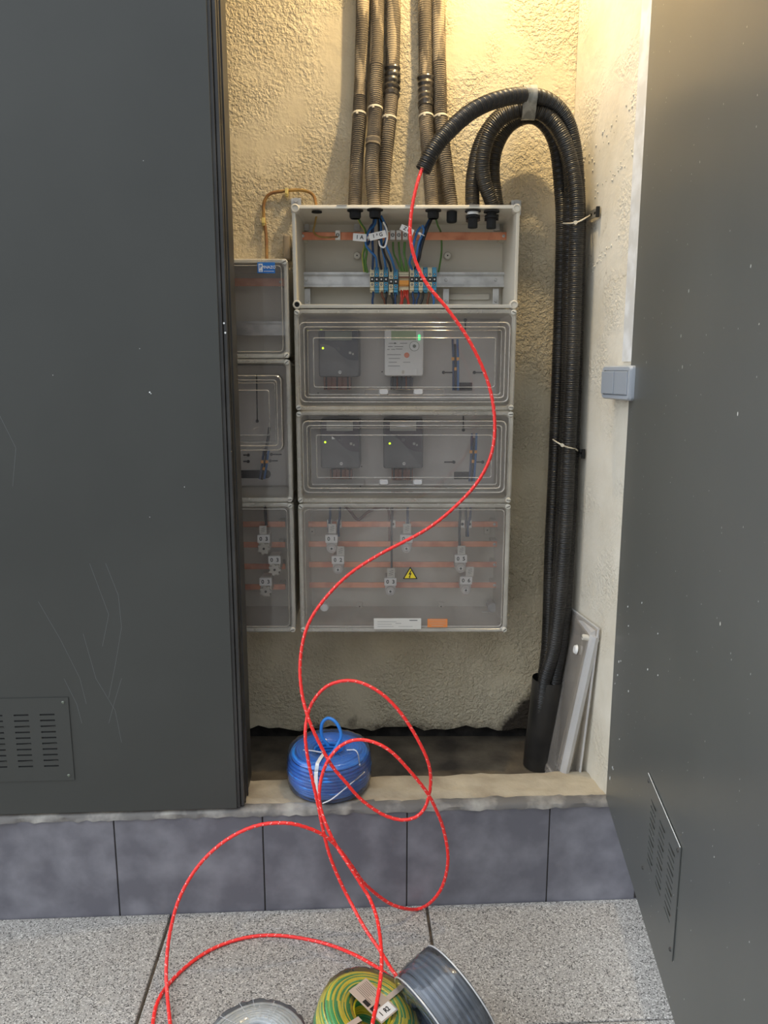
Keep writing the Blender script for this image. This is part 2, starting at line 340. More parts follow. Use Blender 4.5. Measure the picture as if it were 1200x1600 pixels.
def text_mb(mb, s, size, c, mi=0, T=None, bold=.0):
    cu = bpy.data.curves.new('txt', 'FONT'); cu.body = s; cu.size = size; cu.align_x = 'CENTER'; cu.align_y = 'CENTER'
    cu.extrude = .0002; cu.offset = bold; cu.resolution_u = 3
    o = bpy.data.objects.new('txt', cu); scene.collection.objects.link(o)
    dg = bpy.context.evaluated_depsgraph_get(); dg.update(); me = bpy.data.meshes.new_from_object(o.evaluated_get(dg))
    Rm = Matrix.Translation(Vector(c)) @ (T or Matrix.Identity(4)) @ Matrix.Rotation(math.pi/2, 4, 'X')
    mb.add([Rm @ v.co for v in me.vertices], [tuple(p.vertices) for p in me.polygons], mi)
    bpy.data.objects.remove(o); bpy.data.meshes.remove(me); bpy.data.curves.remove(cu)

# ============================================================ SETTING
WALL_Y = 2.115; FLOOR_Z = .2055; SILL_Z = .2666; TOP = 3.0; ANG = R(2.8)
e = Vector((math.cos(ANG), math.sin(ANG), 0)); inn = Vector((-math.sin(ANG), math.cos(ANG), 0))
T_CURB = Matrix(((e.x, inn.x, 0, .6), (e.y, inn.y, 0, 1.70), (0, 0, 1, 0), (0, 0, 0, 1)))       # x along the curb, y into the closet
ci = T_CURB.inverted()
dd = Vector((-.116, -.99325, 0)).normalized(); dn = Vector((0, 0, 1)).cross(dd)
T_DOOR = Matrix(((dd.x, dn.x, 0, .5356), (dd.y, dn.y, 0, 1.697), (0, 0, 1, 0), (0, 0, 0, 1)))   # x from the hinge to the free edge
di = T_DOOR.inverted()
# back wall: plaster stops a few centimetres above the floor of the cavity
mb = MB(); nx, nz = 60, 60
x0, x1, z0, z1 = -1.35, .487, .248, TOP
vs = []; fs = []
for j in range(nz+1):
    for i in range(nx+1):
        x = x0+(x1-x0)*i/nx; z = z0+(z1-z0)*j/nz
        if j == 0: z += .006*math.sin(x*31)+.005*math.sin(x*83+1)
        vs.append((x, WALL_Y+.002*math.sin(x*7+z*5), z))
fs = [(j*(nx+1)+i, j*(nx+1)+i+1, (j+1)*(nx+1)+i+1, (j+1)*(nx+1)+i) for j in range(nz) for i in range(nx)]
mb.add(vs, fs); n0 = (nx+1)
mb.box((x0, WALL_Y+.004, z0+.02), (x1+.06, WALL_Y+.12, TOP))
tag(mb.build('wall_back', 'wall', smooth=60), kind='structure')
mb = MB(); mb.box((x0, WALL_Y+.035, FLOOR_Z-.02), (.56, WALL_Y+.10, z0+.03)); tag(mb.build('wall_back_cavity', 'mortar'), kind='structure')
# right side wall, slightly splayed, with the plaster step
def wx(Y): return .487+.139*(WALL_Y-Y)
mb = MB(); J = 1.70
mb.add([(wx(WALL_Y), WALL_Y, FLOOR_Z-.02), (wx(J), J, FLOOR_Z-.02), (wx(J), J, TOP), (wx(WALL_Y), WALL_Y, TOP),
        (wx(WALL_Y)+.12, WALL_Y, FLOOR_Z-.02), (wx(J)+.12, J, FLOOR_Z-.02), (wx(J)+.12, J, TOP), (wx(WALL_Y)+.12, WALL_Y, TOP)],
       [(0,1,2,3), (1,5,6,2), (4,7,6,5), (3,2,6,7), (0,3,7,4)])
tag(mb.build('wall_right', 'wall_side'), kind='structure')
# plaster splashes and ridges in the corner and on the side wall
mb = MB()
for (a, b, w) in (((905, 250), (898, 215), .012), ((918, 262), (1000, 130), .010), ((912, 262), (904, 240), .016), ((925, 420), (975, 360), .006), ((930, 300), (990, 240), .006)):
    n = Vector((-1, -.139, 0)).normalized(); p0 = (.487, WALL_Y, 0)
    A, B = on_plane(*a, p0, n), on_plane(*b, p0, n)
    for k in range(26):
        q = A.lerp(B, random.random()) + Vector((0, random.gauss(0, w), random.gauss(0, w*1.3))); r = random.uniform(.0015, .004)
        if q.y > WALL_Y-.004: q.y = WALL_Y-.004
        q.x = wx(q.y)
        mb.lathe((0, 0, 0), [(r, 0), (r*.8, r*.3), (r*.3, r*.5)], 7, 'Y', T=Matrix.Translation(q+n*.0003) @ Matrix.Rotation(-math.pi/2, 4, 'Z'))
tag(mb.build('wall_right_plaster_splash', 'wall_side'), kind='structure')
mb = MB(); mb.box((-1.45, 1.66, FLOOR_Z-.02), (-1.35, WALL_Y+.1, TOP)); tag(mb.build('wall_left', 'wall_side'), kind='structure')
mb = MB(); mb.box((-1.45, 1.55, TOP), (.75, WALL_Y+.12, TOP+.06)); tag(mb.build('ceiling', 'ceiling'), kind='structure')
mb = MB(); mb.box((-1.40, 1.70, FLOOR_Z-.06), (.60, WALL_Y+.08, FLOOR_Z)); tag(mb.build('floor', 'closet_floor'), kind='structure')
# lintel above the opening and the plain masonry either side of the doors
mb = MB(); mb.box((-1.2, .0, 2.61), (-.02, .05, 2.95), T=T_CURB); mb.box((-1.9, 0, 2.61), (-1.2, .05, 2.95), T=T_CURB)
mb.box((-2.6, 0, 0), (-1.92, .12, 2.95), T=T_CURB); mb.box((.02, .0, 0), (1.2, .12, 2.95), T=T_CURB); mb.box((-.02, .0, 2.61), (.02, .05, 2.95), T=T_CURB)
tag(mb.build('wall_front', 'wall_side'), kind='structure')
# closet sill (rough mortar, uneven) and its smeared front edge
mb = MB(); nx = 80; ny = 8; vs = []
def sill_h(i, j): return SILL_Z + .0018*math.sin(i*.9+j) + .0025*math.sin(i*.23+2*j) + random.uniform(-.0012, .0012)
for j in range(ny+1):
    for i in range(nx+1):
        lx = -1.92+1.94*i/nx; ly = .006+.134*j/ny
        if j == ny: ly += .004*math.sin(i*.7)+random.uniform(-.003, .003)
        vs.append(T_CURB @ Vector((lx, ly, sill_h(i, j) if 0 < j < ny else SILL_Z-.002)))
for i in range(nx+1):
    lx = -1.92+1.94*i/nx; vs.append(T_CURB @ Vector((lx, .14, 0)))
fs = [(j*(nx+1)+i, j*(nx+1)+i+1, (j+1)*(nx+1)+i+1, (j+1)*(nx+1)+i) for j in range(ny+1) for i in range(nx)]
mb.add(vs, fs); tag(mb.build('trim_1', 'sill', smooth=60), 'rough tan mortar threshold of the closet', kind='structure')
mb = MB(); nx = 120; vs = []
for k, (ly, z) in enumerate(((-.004, SILL_Z-.014), (-.003, SILL_Z-.004), (.006, SILL_Z+.001), (.020, SILL_Z+.0035), (.030, SILL_Z))):
    for i in range(nx+1):
        vs.append(T_CURB @ Vector((-1.92+2.02*i/nx, ly+random.uniform(-.0015, .0015)*(k in (0, 4))*3, z+random.uniform(-.0012, .0012))))
mb.add(vs, [(j*(nx+1)+i, j*(nx+1)+i+1, (j+1)*(nx+1)+i+1, (j+1)*(nx+1)+i) for j in range(4) for i in range(nx)])
tag(mb.build('trim_2', 'sill_edge', smooth=60), kind='structure')
# curb tiles
def cx_of(px, py): 
    p = on_plane(px, py, (.6, 1.70, 0), inn); return (ci @ p)
joints = [cx_of(182, 1350).x, cx_of(412, 1340).x, cx_of(636, 1330).x, cx_of(857, 1325).x]
w = (joints[3]-joints[0])/3; edges = [joints[0]-2*w, joints[0]-w, *joints, joints[3]+w, joints[3]+2*w]
mb = MB()
for a, b in zip(edges, edges[1:]):
    mb.box((a+.0016, -.0, -.012), (b-.0016, .010, SILL_Z-.011), .0012, 0, T_CURB)
mb.box((edges[0], .004, -.03), (edges[-1], .012, SILL_Z-.008), 0, 1, T_CURB)
mb.box((edges[0], .011, -.03), (edges[-1], .14, SILL_Z-.02), 0, 1, T_CURB)
tag(mb.build('wall_curb_tiled', ['tile', 'grout']), kind='structure')
# pavement slabs, laid parallel to the curb
j1 = (ci @ on_z(238, 1520, 0)).x; j2 = (ci @ on_z(670, 1440, 0)).x; sw = j2-j1
row0 = (ci @ on_z(1030, 1592, 0)).y
mb = MB()
for k in range(-3, 5):
    for q in range(0, 6):
        ya, yb = (row0, .0005) if q == 0 else (row0-.40*q, row0-.40*(q-1))
        mb.box((j1+sw*k+.004, ya+.002, -.05), (j1+sw*(k+1)-.003, yb-.002, random.uniform(-.0008, .0008)), .003, 0, T_CURB)
mb.box((-4, -3.2, -.10), (3, .0, -.012), 0, 1, T_CURB)
tag(mb.build('floor_pavement', ['slab', 'joint']), kind='structure')
mb = MB(); mb.box((-14, -14, -.16), (14, 2.4, -.11)); tag(mb.build('floor_street', 'slab'), kind='structure')

# ------------------------------------------------------------ vent plate shared by both doors (real slots cut through)
def vent_plate(T, x0, x1, z0, z1, cols, rows, zt, zb, parent, y0=-.0022):
    mb = MB(); xs = sorted([x0, x1]+[c for p in cols for c in p]); sh = (zt-zb)/(rows-1); zz = [z0]
    for k in range(rows): zz += [zb+sh*k-.0019, zb+sh*k+.0019]
    zz.append(z1)
    for i in range(len(xs)-1):
        for j in range(len(zz)-1):
            if i % 2 == 1 and j % 2 == 1: continue
            mb.box((xs[i], y0, zz[j]), (xs[i+1], y0+.0014, zz[j+1]), 0, 0, T)
    # lower lips of the pressed louvres
    for (a, b) in cols:
        for k in range(rows):
            z = zb+sh*k
            if k % 3 == 1: mb.add([T @ Vector(p) for p in ((a+.004, y0-.0001, z-.0019), (b, y0-.0001, z-.0019), (b, y0-.0018, z+.0014))], [(0, 1, 2)])
    v = mb.build('vent_plate', 'door_r' if T is T_DOOR else 'door', parent)
    if T is T_DOOR:
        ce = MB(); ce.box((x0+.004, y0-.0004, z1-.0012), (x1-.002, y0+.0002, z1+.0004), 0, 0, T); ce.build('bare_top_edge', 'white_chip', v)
    bk = MB(); bk.box((x0+.006, -.0006, z0+.01), (x1-.006, -.0002, z1-.01), 0, 0, T); bk.build('vent_dark_backing', 'black', v)  # black sheet standing in for the darkness behind the slots
    for sx in (x0+.012, x1-.012):
        for sz in (z0+.012, z1-.012):
            s = MB(); s.lathe((0, 0, 0), [(.0036, 0), (.0034, .001), (.0022, .0020)], 12, 'Y', T=T @ Matrix.Translation((sx, y0, sz)))
            s.box((sx-.0028, y0-.0022, sz-.0003), (sx+.0028, y0-.0018, sz+.0003), 0, 1, T); s.build('screw', ['frame' if T is T_DOOR else 'lcd', 'black'], v)
# left leaf, closed
c0 = T_CURB @ Vector((-1.2, 0, 0))
ed = (ci @ on_plane(322, 0, (.6, 1.70, 0), inn)).x
ed2 = (ci @ on_plane(335, 0, (.6, 1.70, 0), inn)).x
DT = 2.60; DB = SILL_Z+.006
mb = MB(); mb.box((ed-.86, .0, DB), (ed, .006, DT), .001, 0, T_CURB)
leaf = tag(mb.build('door_1', 'door', origin=T_CURB @ Vector((ed-.4, 0, DB))), 'closed anthracite steel door leaf on the left with slotted vent plate', kind='structure')
mb = MB(); mb.box((ed-.002, .004, DB), (ed+(ed2-ed)*.45, .022, DT), .001, 0, T_CURB); mb.box((ed+(ed2-ed)*.55, .008, DB+.002), (ed2, .03, DT), .001, 0, T_CURB)
mb.box((ed+(ed2-ed)*.40, .014, DB), (ed+(ed2-ed)*.6, .03, DT), 0, 0, T_CURB)
mb.build('rebate_profile', 'frame', leaf)
mb = MB(); mb.box((ed-.035, .03, SILL_Z+.002), (ed2-.0006, .158, DT), .002, 0, T_CURB)
mb.box((ed2-.002, .060, SILL_Z+.002), (ed2+.003, .066, DT), .001, 0, T_CURB)
mb.build('closing_post', 'frame', leaf)
mb = MB(); mb.box((ed2-.0010, .026, SILL_Z+.004), (ed2+.0012, .030, DT), 0, 0, T_CURB); mb.build('rubber_seal', 'black', leaf)
# dents, chips and scratches
mb = MB()
def lp(px, py, dy=-.0004): p = ci @ on_plane(px, py, (.6, 1.70, 0), inn); p.y = dy; return T_CURB @ p
for path in ([(165, 880), (185, 930), (190, 980), (180, 1040), (170, 1090)], [(60, 940), (95, 1000), (125, 1060), (135, 1100)], [(130, 990), (150, 1060), (180, 1110), (190, 1160)],
             [(190, 1060), (178, 1100), (170, 1130)], [(0, 650), (25, 700), (20, 760)], [(100, 1060), (120, 1100), (128, 1130)], [(140, 880), (170, 960), (160, 1010)]):
    mb.ribbon([lp(*p) for p in path], .0006, inn)
mb.build('scratches', 'scratch', leaf)
mb = MB()
for (px, py, a) in ((234, 613, .0018), (236, 615, .0012), (350, 505, .002), (352, 520, .0022)):
    p = lp(px, py, -.0008); mb.lathe(p, [(a, -.0004), (a*.9, .0003)], 8)
mb.build('paint_drip', 'white_chip', leaf)
vx1 = (ci @ on_plane(112, 1155, (.6, 1.70, 0), inn)).x; vz1 = on_plane(107, 1089, (.6, 1.70, 0), inn).z; vz0 = on_plane(118, 1218, (.6, 1.70, 0), inn).z
def vc(px): return (ci @ on_plane(px, 1155, (.6, 1.70, 0), inn)).x
cw = vc(89)-vc(66); pit = vc(77.5)-vc(37)
cols = [(vc(66)-pit*k, vc(66)-pit*k+cw) for k in range(5)]; cols = cols[::-1]
rt = on_plane(76, 1116, (.6, 1.70, 0), inn).z; rb = on_plane(82, 1196, (.6, 1.70, 0), inn).z
margin = vx1-cols[-1][1]
vent_plate(T_CURB, cols[0][0]-margin, vx1, vz0, vz1, cols, 10, rt, rb, leaf)
# right leaf, open towards the camera
mb = MB(); mb.box((.0, 0, DB), (1.03, .040, DT), .0015, 0, T_DOOR)
leaf2 = tag(mb.build('door_2', 'door_r', origin=T_DOOR @ Vector((.4, 0, DB))), 'open anthracite steel door leaf on the right with paint spatter', kind='structure')
dp = (T_DOOR @ Vector((0, 0, 0)))
def dloc(px, py): return di @ on_plane(px, py, dp, dn)
tl, tr, br = dloc(1014, 1209), dloc(1068, 1326), dloc(1050, 1497)
sx0, sx1 = tl.x, (tr.x+br.x)/2; sz1 = (tl.z+tr.z)/2; sz0 = br.z
print('vent right', [round(v, 3) for v in (sx0, sx1, sz0, sz1)])
W = sx1-sx0; cw2 = W*.16; cols = [(sx0+W*f-cw2/2, sx0+W*f+cw2/2) for f in (.24, .52, .80)]
vent_plate(T_DOOR, sx0, sx1, sz0, sz1, cols, 11, sz1-(sz1-sz0)*.17, sz0+(sz1-sz0)*.24, leaf2)
for zz in (DB+.25, 1.7): mb = MB(); mb.box((-.006, .004, zz), (.006, .03, zz+.11), .002, 0, T_DOOR); mb.build('hinge', 'frame', leaf2)

mb = MB()
for (px, py, a) in ((981, 948, .0014), (982, 978, .0012), (967, 1034, .002), (970, 1033, .0014), (965, 1055, .0016), (982, 1080, .0016), (961, 1068, .001), (968, 1155, .0012),
                    (957, 1199, .002), (953, 1216, .003), (958, 1202, .0016), (1003, 942, .0012), (1028, 990, .001), (1012, 1046, .0015), (1028, 1055, .001)):
    p = dloc(px, py); T = T_DOOR @ Matrix.Translation((p.x, 0, p.z)) @ Matrix.Diagonal((1, 1, 1.7, 1))
    mb.lathe((0, 0, 0), [(a, -.0003), (a*.8, .0005)], 8, T=T)
mb.build('paint_spatter', 'white_chip', leaf2)
# corner bead down the right jamb, ending above the switch
zb_end = on_plane(985, 565, (.487, WALL_Y, 0), Vector((-1, -.139, 0)).normalized()).z
mb = MB()
for a, b, t in ((1.702, 1.712, .006), (1.712, 1.755, .0035)):
    mb.add([(wx(a)-t, a, zb_end), (wx(b)-t, b, zb_end), (wx(b)-t, b, TOP), (wx(a)-t, a, TOP), (wx(a)+.01, a, zb_end), (wx(b)+.01, b, zb_end), (wx(b)+.01, b, TOP), (wx(a)+.01, a, TOP)],
           [(0,1,2,3), (4,7,6,5), (0,4,5,1), (3,2,6,7), (0,3,7,4), (1,5,6,2)])
tag(mb.build('trim_3', 'bead'), 'white painted corner bead on the right jamb', kind='structure')

# lamp inside the closet, above the frame: gives the warm light
lt = thing('wall_lamp', LAMP_POS, 'warm bulb lamp above the opening, lighting the plaster from out of frame', 'lamp')
mb = MB(); mb.lathe(Vector(LAMP_POS)+Vector((0, 0, .02)), [(.012, .0), (.014, .03), (.014, .22)], 16, 'Z'); mb.build('lamp_holder', 'white', lt, smooth=True)
bl = bpy.data.lights.new('bulb', 'POINT'); bl.energy = LAMP_W; bl.color = LAMP_COL; bl.shadow_soft_size = .02
bo = bpy.data.objects.new('bulb', bl); scene.collection.objects.link(bo); bo.parent = lt

# ============================================================ METER ENCLOSURES
YF = 1.916; YB = 2.105
def X(px, py, Y=YF): return at(px, py, Y).x
def Z(py, Y=YF): return at(600, py, Y).z
ML, MR = -.2183, .3217; LR = -.2305; LL = -.5005
zt = [Z(320), Z(482), Z(641.5), Z(786), Z(988)]; zl = [Z(403), Z(560), Z(785), Z(988)]
def shell(parent, x0, x1, z0, z1, yf, depth_col='shell', r=.012):
    mb = MB(); t = .0045
    mb.loft([(x0+.006, x1-.006, z0+.006, z1-.006, r, YB), (x0+.004, x1-.004, z0+.004, z1-.004, r, yf+.012), (x0, x1, z0, z1, r, yf+.011), (x0, x1, z0, z1, r, yf),
             (x0+.003, x1-.003, z0+.003, z1-.003, r, yf-.002), (x0+.008, x1-.008, z0+.008, z1-.008, r*.6, yf-.002), (x0+.009, x1-.009, z0+.009, z1-.009, r*.6, yf+.003),
             (x0+.012, x1-.012, z0+.012, z1-.012, r*.5, YB-.006)], cap0=True, cap1=True)
    return mb.build('shell', depth_col, parent, smooth=30)
def cover_screw(mb, x, z, y, r=.0068):
    mb.lathe((x, y, z), [(r, -.020), (r, .0), (r*.85, .002), (r*.4, .0025)], 14)
    mb.box((x-r*.7, y-.0035, z-.0007), (x+r*.7, y-.002, z+.0007), 0, 1, Matrix.Translation((x, 0, z)) @ Matrix.Rotation(random.uniform(-.9, .9), 4, 'Y') @ Matrix.Translation((-x, 0, -z)))
def cover(parent, x0, x1, z0, z1, yf, material, window=None, r=.012):
    mb = MB(); y = yf
    lv = [(x0+.001, x1-.001, z0+.001, z1-.001, r, y+.022), (x0, x1, z0, z1, r, y+.010), (x0, x1, z0, z1, r, y+.003), (x0+.003, x1-.003, z0+.003, z1-.003, r, y),
          (x0+.009, x1-.009, z0+.009, z1-.009, r, y), (x0+.011, x1-.011, z0+.011, z1-.011, r, y+.003), (x0+.014, x1-.014, z0+.014, z1-.014, r*.8, y+.003), (x0+.016, x1-.016, z0+.016, z1-.016, r*.8, y+.001)]
    mb.loft(lv[:6], cap1=False, mi=1); mb.loft(lv[5:], cap1=(window is None))
    def bead(X0, X1, Z0, Z1, rr_, yy, w, target):  # thin pale strip painting the highlight line along a lip
        target.loft([(X0-w, X1+w, Z0-w, Z1+w, rr_, yy), (X0, X1, Z0, Z1, rr_, yy-w*.9), (X0+w, X1-w, Z0+w, Z1-w, rr_, yy)], cap1=False, mi=1)
    if window is None: bead(x0+.016, x1-.016, z0+.016, z1-.016, r*.8, y+.0008, .0011, mb)
    if window is not None:
        a, b, c, d = window
        mb.loft([lv[-1], (a-.002, b+.002, c-.002, d+.002, .013, y+.001), ], cap1=False)
    c_ = mb.build('cover', [material, 'clear_lit_edge'], parent, smooth=30)
    for sx in (x0+.0075, x1-.0075):
        for sz in (z0+.0075, z1-.0075):
            s = MB(); cover_screw(s, sx, sz, y-.002); s.build('corner_screw', ['screw', 'ink'], c_, smooth=True)
    if window is not None:
        wb = MB()
        wb.loft([(a, b, c, d, .014, y+.004), (a, b, c, d, .014, y-.020), (a+.0035, b-.0035, c+.0035, d-.0035, .012, y-.024), (a+.010, b-.010, c+.010, d-.010, .009, y-.024),
                 (a+.0135, b-.0135, c+.0135, d-.0135, .007, y-.019), (a+.017, b-.017, c+.017, d-.017, .006, y-.019), (a+.019, b-.019, c+.019, d-.019, .005, y-.007),
                 (a+.033, b-.033, c+.036, d-.036, .004, y-.007), (a+.034, b-.034, c+.038, d-.038, .004, y-.010)], cap1=True)
        bead(a+.0015, b-.0015, c+.0015, d-.0015, .013, y-.0235, .0013, wb); bead(a+.012, b-.012, c+.012, d-.012, .008, y-.0235, .0013, wb); bead(a+.0335, b-.0335, c+.037, d-.037, .005, y-.0095, .0013, wb)
        bead(a+.019, b-.019, c+.019, d-.019, .005, y-.0072, .0009, wb)
        wdw = wb.build('window_lid', [material, 'clear_lit_edge'], c_, smooth=30)
        if b-a > .3:
            m_ = (a+b)/2
            for dx in (-.05, .035):
                lb = MB(); lb.loft([(m_+dx-.012, m_+dx+.012, c+.018, c+.033, .005, y-.007), (m_+dx-.010, m_+dx+.010, c+.020, c+.031, .004, y-.013)]); lb.build('latch_button', 'clear_rim', c_)
            lb = MB()
            lb.loft([(m_-.10, m_+.10, c+.015, c+.034, .006, y-.0075), (m_-.098, m_+.098, c+.017, c+.032, .005, y-.012), (m_-.096, m_+.096, c+.019, c+.030, .004, y-.010)], cap1=False)
            lb.build('latch_recess', material, c_); lb = MB()
            lb.box((m_-.02, y-.026, d-.014), (m_+.02, y-.023, d-.008), .001)
            lb.build('window_catch', material, c_)
    return c_
def plate_part(parent, x0, x1, z0, z1, y=2.088):
    mb = MB(); mb.loft([(x0, x1, z0, z1, .006, YB-.008), (x0, x1, z0, z1, .006, y), ], cap1=True); return mb.build('mounting_plate', 'plate', parent)
def keyslot(parent, a, b, Y=2.086):
    A, B = at(*a, Y), at(*b, Y); mb = MB(); mb.sweep([A, B], .0016, 8); mb.cyl(B+Vector((0, .001, 0)), B+Vector((0, -.002, 0)), .0042)
    return mb.build('mounting_slot', 'black', parent)
def busbar(parent, py, pl, pr, Y=2.045, h=.013, name='busbar', holes=True):
    z = Z(py, Y); a, b = X(pl, py, Y), X(pr, py, Y); mb = MB(); mb.box((a, Y-.0025, z-h/2), (b, Y+.0025, z+h/2), .0012)
    if holes:
        for xx in (a+.012, b-.012): mb.lathe((xx, Y-.0025, z), [(.0042, 0), (.004, .0025), (.0028, .003)], 6, mi=1)
    o = mb.build(name, ['copper', 'steel'], parent)
    for xx in (a+.012, b-.012): mb = MB(); mb.box((xx-.008, Y+.0025, z-.009), (xx+.008, YB-.005, z+.009), .002); mb.build('bar_support', 'shell', parent)
    return o
def mount_bracket(parent, px, py):
    p = at(px, py, 2.095); mb = MB(); mb.box(p+Vector((-.008, -.006, -.018)), p+Vector((.008, -.0, .018)), .0015)
    mb.box(p+Vector((-.008, -.012, -.02)), p+Vector((.008, 0, -.016)), .001); mb.lathe(p+Vector((0, -.006, .004)), [(.004, 0), (.003, .002)], 10)
    return mb.build('bracket', 'steel', parent)

# ---- open wiring box (top right)
root_top = thing('enclosure_box', ((ML+MR)/2, YB, zt[1]), 'open beige plastic wiring box with its cover off, copper bar and terminal rail inside', 'electrical enclosure')
mb = MB(); x0, x1, z0, z1 = ML, MR, zt[1]+.001, zt[0]; ym = YF+.002
sh_ = shell(root_top, x0, x1, z0, z1, ym)
for xx in (x0+.008, x1-.008):
    for zz in (z0+.008, z1-.008):
        b_ = MB(); b_.lathe((xx, ym-.003, zz), [(.0105, -.02), (.0105, .0), (.0085, .0025), (.0066, .0025), (.006, .0)], 18)
        b_.cyl((xx, ym-.002, zz), (xx, ym-.0036, zz), .0058, mi=1 if (xx < 0 and zz < 1.5) else 0)
        b_.build('corner_boss', ['shell', 'black'], sh_, smooth=True)
for f in (.22, .52, .80): mb = MB(); mb.box((x0+(x1-x0)*f-.012, ym-.0035, z1-.0015), (x0+(x1-x0)*f+.012, ym+.006, z1-.0002), .0006); mb.build('lid_notch', 'plate', sh_)
bar = busbar(root_top, 369, 466, 794, 2.045, .019, 'earth_busbar')
for px in (478, 558, 776): mount_bracket(root_top, px, 349)
zr = Z(437, 2.06); a, b = X(466, 437, 2.06), X(790, 437, 2.06)
mb = MB(); mb.box((a, 2.066, zr-.0125), (b, 2.069, zr+.0125)); mb.box((a, 2.058, zr+.0115), (b, 2.066, zr+.0135)); mb.box((a, 2.058, zr-.0135), (b, 2.066, zr-.0115))
mb.box((a, 2.058, zr+.0125), (b, 2.0595, zr+.0185), .0004); mb.box((a, 2.058, zr-.0185), (b, 2.0595, zr-.0125), .0004)
for px in (478, 697, 775): mb.lathe((X(px, 437, 2.06), 2.066, zr), [(.004, 0), (.003, .0025)], 8)
rail = mb.build('din_rail', 'steel', root_top)
for px in (480, 697, 775):
    p = at(px, 458, 2.07); s = MB(); s.box((p.x-.008, p.y-.0, p.z-.03), (p.x+.008, p.y+.003, p.z+.012), .001); s.box((p.x-.008, p.y, p.z-.032), (p.x+.008, 2.10, p.z-.027), .001)
    s.lathe((p.x, p.y, p.z-.02), [(.0042, 0), (.003, .003)], 6); s.build('rail_foot', 'steel', rail)
for px in (558, 699):
    p = at(px, 400, 2.09); s = MB(); s.lathe(p, [(.0095, -.006), (.0095, .006), (.008, .009), (.0025, .009)], 20); s.cyl(p+Vector((0, -.009, 0)), p+Vector((0, -.0096, 0)), .0018, mi=1)
    s.build('post_boss', ['screw', 'ink'], root_top, smooth=True)
mb = MB(); p = at(699, 462, 2.09)
mb.loft([(X(655, 462, 2.09), X(765, 462, 2.09), p.z-.010, p.z+.004, .005, 2.097), (X(655, 462, 2.09), X(765, 462, 2.09), p.z-.010, p.z+.004, .005, 2.092)]); mb.build('moulded_rib', 'shell', root_top)
# cable glands in the roof of the open box
GL = [(495, 333, 0, 'flat'), (555, 330, 1, 'open'), (586, 329, 1, 'open'), (677, 330, 1, 'open'), (706, 333, 2, 'cap'), (739, 331, 2, 'stub'), (768, 332, 2, 'stub')]
zi = zt[0]-.012
for px, py, k, sty in GL:
    p = on_z(px, py-2, zi); mb = MB()
    if sty == 'flat': mb.cyl((p.x, p.y, zi), (p.x, p.y, zi-.002), .0125, n=20)
    elif sty == 'open':
        mb.cyl((p.x, p.y, zi), (p.x, p.y, zi-.003), .019, n=24); mb.lathe((p.x, p.y, zi-.020), [(.0115, 0), (.0135, .004), (.0135, .017), (.010, .017), (.010, .0)], 20, 'Z')
    elif sty == 'cap': mb.lathe((p.x, p.y, zi-.024), [(.009, -.001), (.0115, 0), (.0125, .004), (.0125, .0238)], 22, 'Z')
    else:
        mb.cyl((p.x, p.y, zi), (p.x, p.y, zi-.003), .019, n=24); mb.lathe((p.x, p.y, zi-.040), [(.009, .0), (.0115, .001), (.0115, .0378)], 20, 'Z'); mb.cyl((p.x, p.y, zi-.012), (p.x, p.y, zi-.016), .0145, n=20)
        if px == 739: mb.cyl((p.x, p.y, zi-.0035), (p.x, p.y, zi-.0095), .0135, n=20, mi=1)
    mb.build('cable_gland', ['black', 'white'], root_top, smooth=True)
# busbar clamps
for i, px in enumerate((528, 613.5, 623, 633)):
    p = at(px, 368, 2.036); mb = MB(); mb.box(p+Vector((-.0066, -.008, -.0115)), p+Vector((.0066, .006, .0115)), .0012)
    mb.cyl(p+Vector((0, -.0078, 0)), p+Vector((0, -.0087, 0)), .0044, n=14, mi=1); mb.lathe(p+Vector((0, -.0085, 0)), [(.003, 0), (.0026, .0012)], 10, mi=0)
    mb.box(p+Vector((-.0026, -.0102, -.0004)), p+Vector((.0026, -.0096, .0004)), 0, 1)
    mb.build('bar_clamp', ['nickel', 'ink'], bar)
# markers hung on the wires
def wire_tag(px, py, Y, w, h, s, rot, label, size):
    p = at(px, py, Y); T = Matrix.Translation(p) @ Matrix.Rotation(rot, 4, 'Y')
    t = MB(); t.box((-w/2, -.0012, -h/2), (w/2, .0012, h/2), .0008, 0, T); o = tag(t.build('wire_marker', 'tag', origin=p), label, 'label', 'white wire markers in the open box')
    x = MB(); text_mb(x, s, size, p+Vector((0, -.0016, 0)), 0, Matrix.Rotation(rot, 4, 'Y'), .0002); x.build('lettering', 'ink', o)
wire_tag(562, 371, 1.975, .033, .018, '1 A', R(4), 'white marker reading 1A on copper bar, left of the blue wires', .013)
wire_tag(590, 368, 1.960, .042, .017, '1 ³ G', R(-12), 'tilted white marker tied among the blue wires, left of the three metal clamps', .012)
wire_tag(636, 359, 1.958, .034, .014, 'Z G', R(25), 'tilted white marker just behind the red rope above the copper bar', .011)
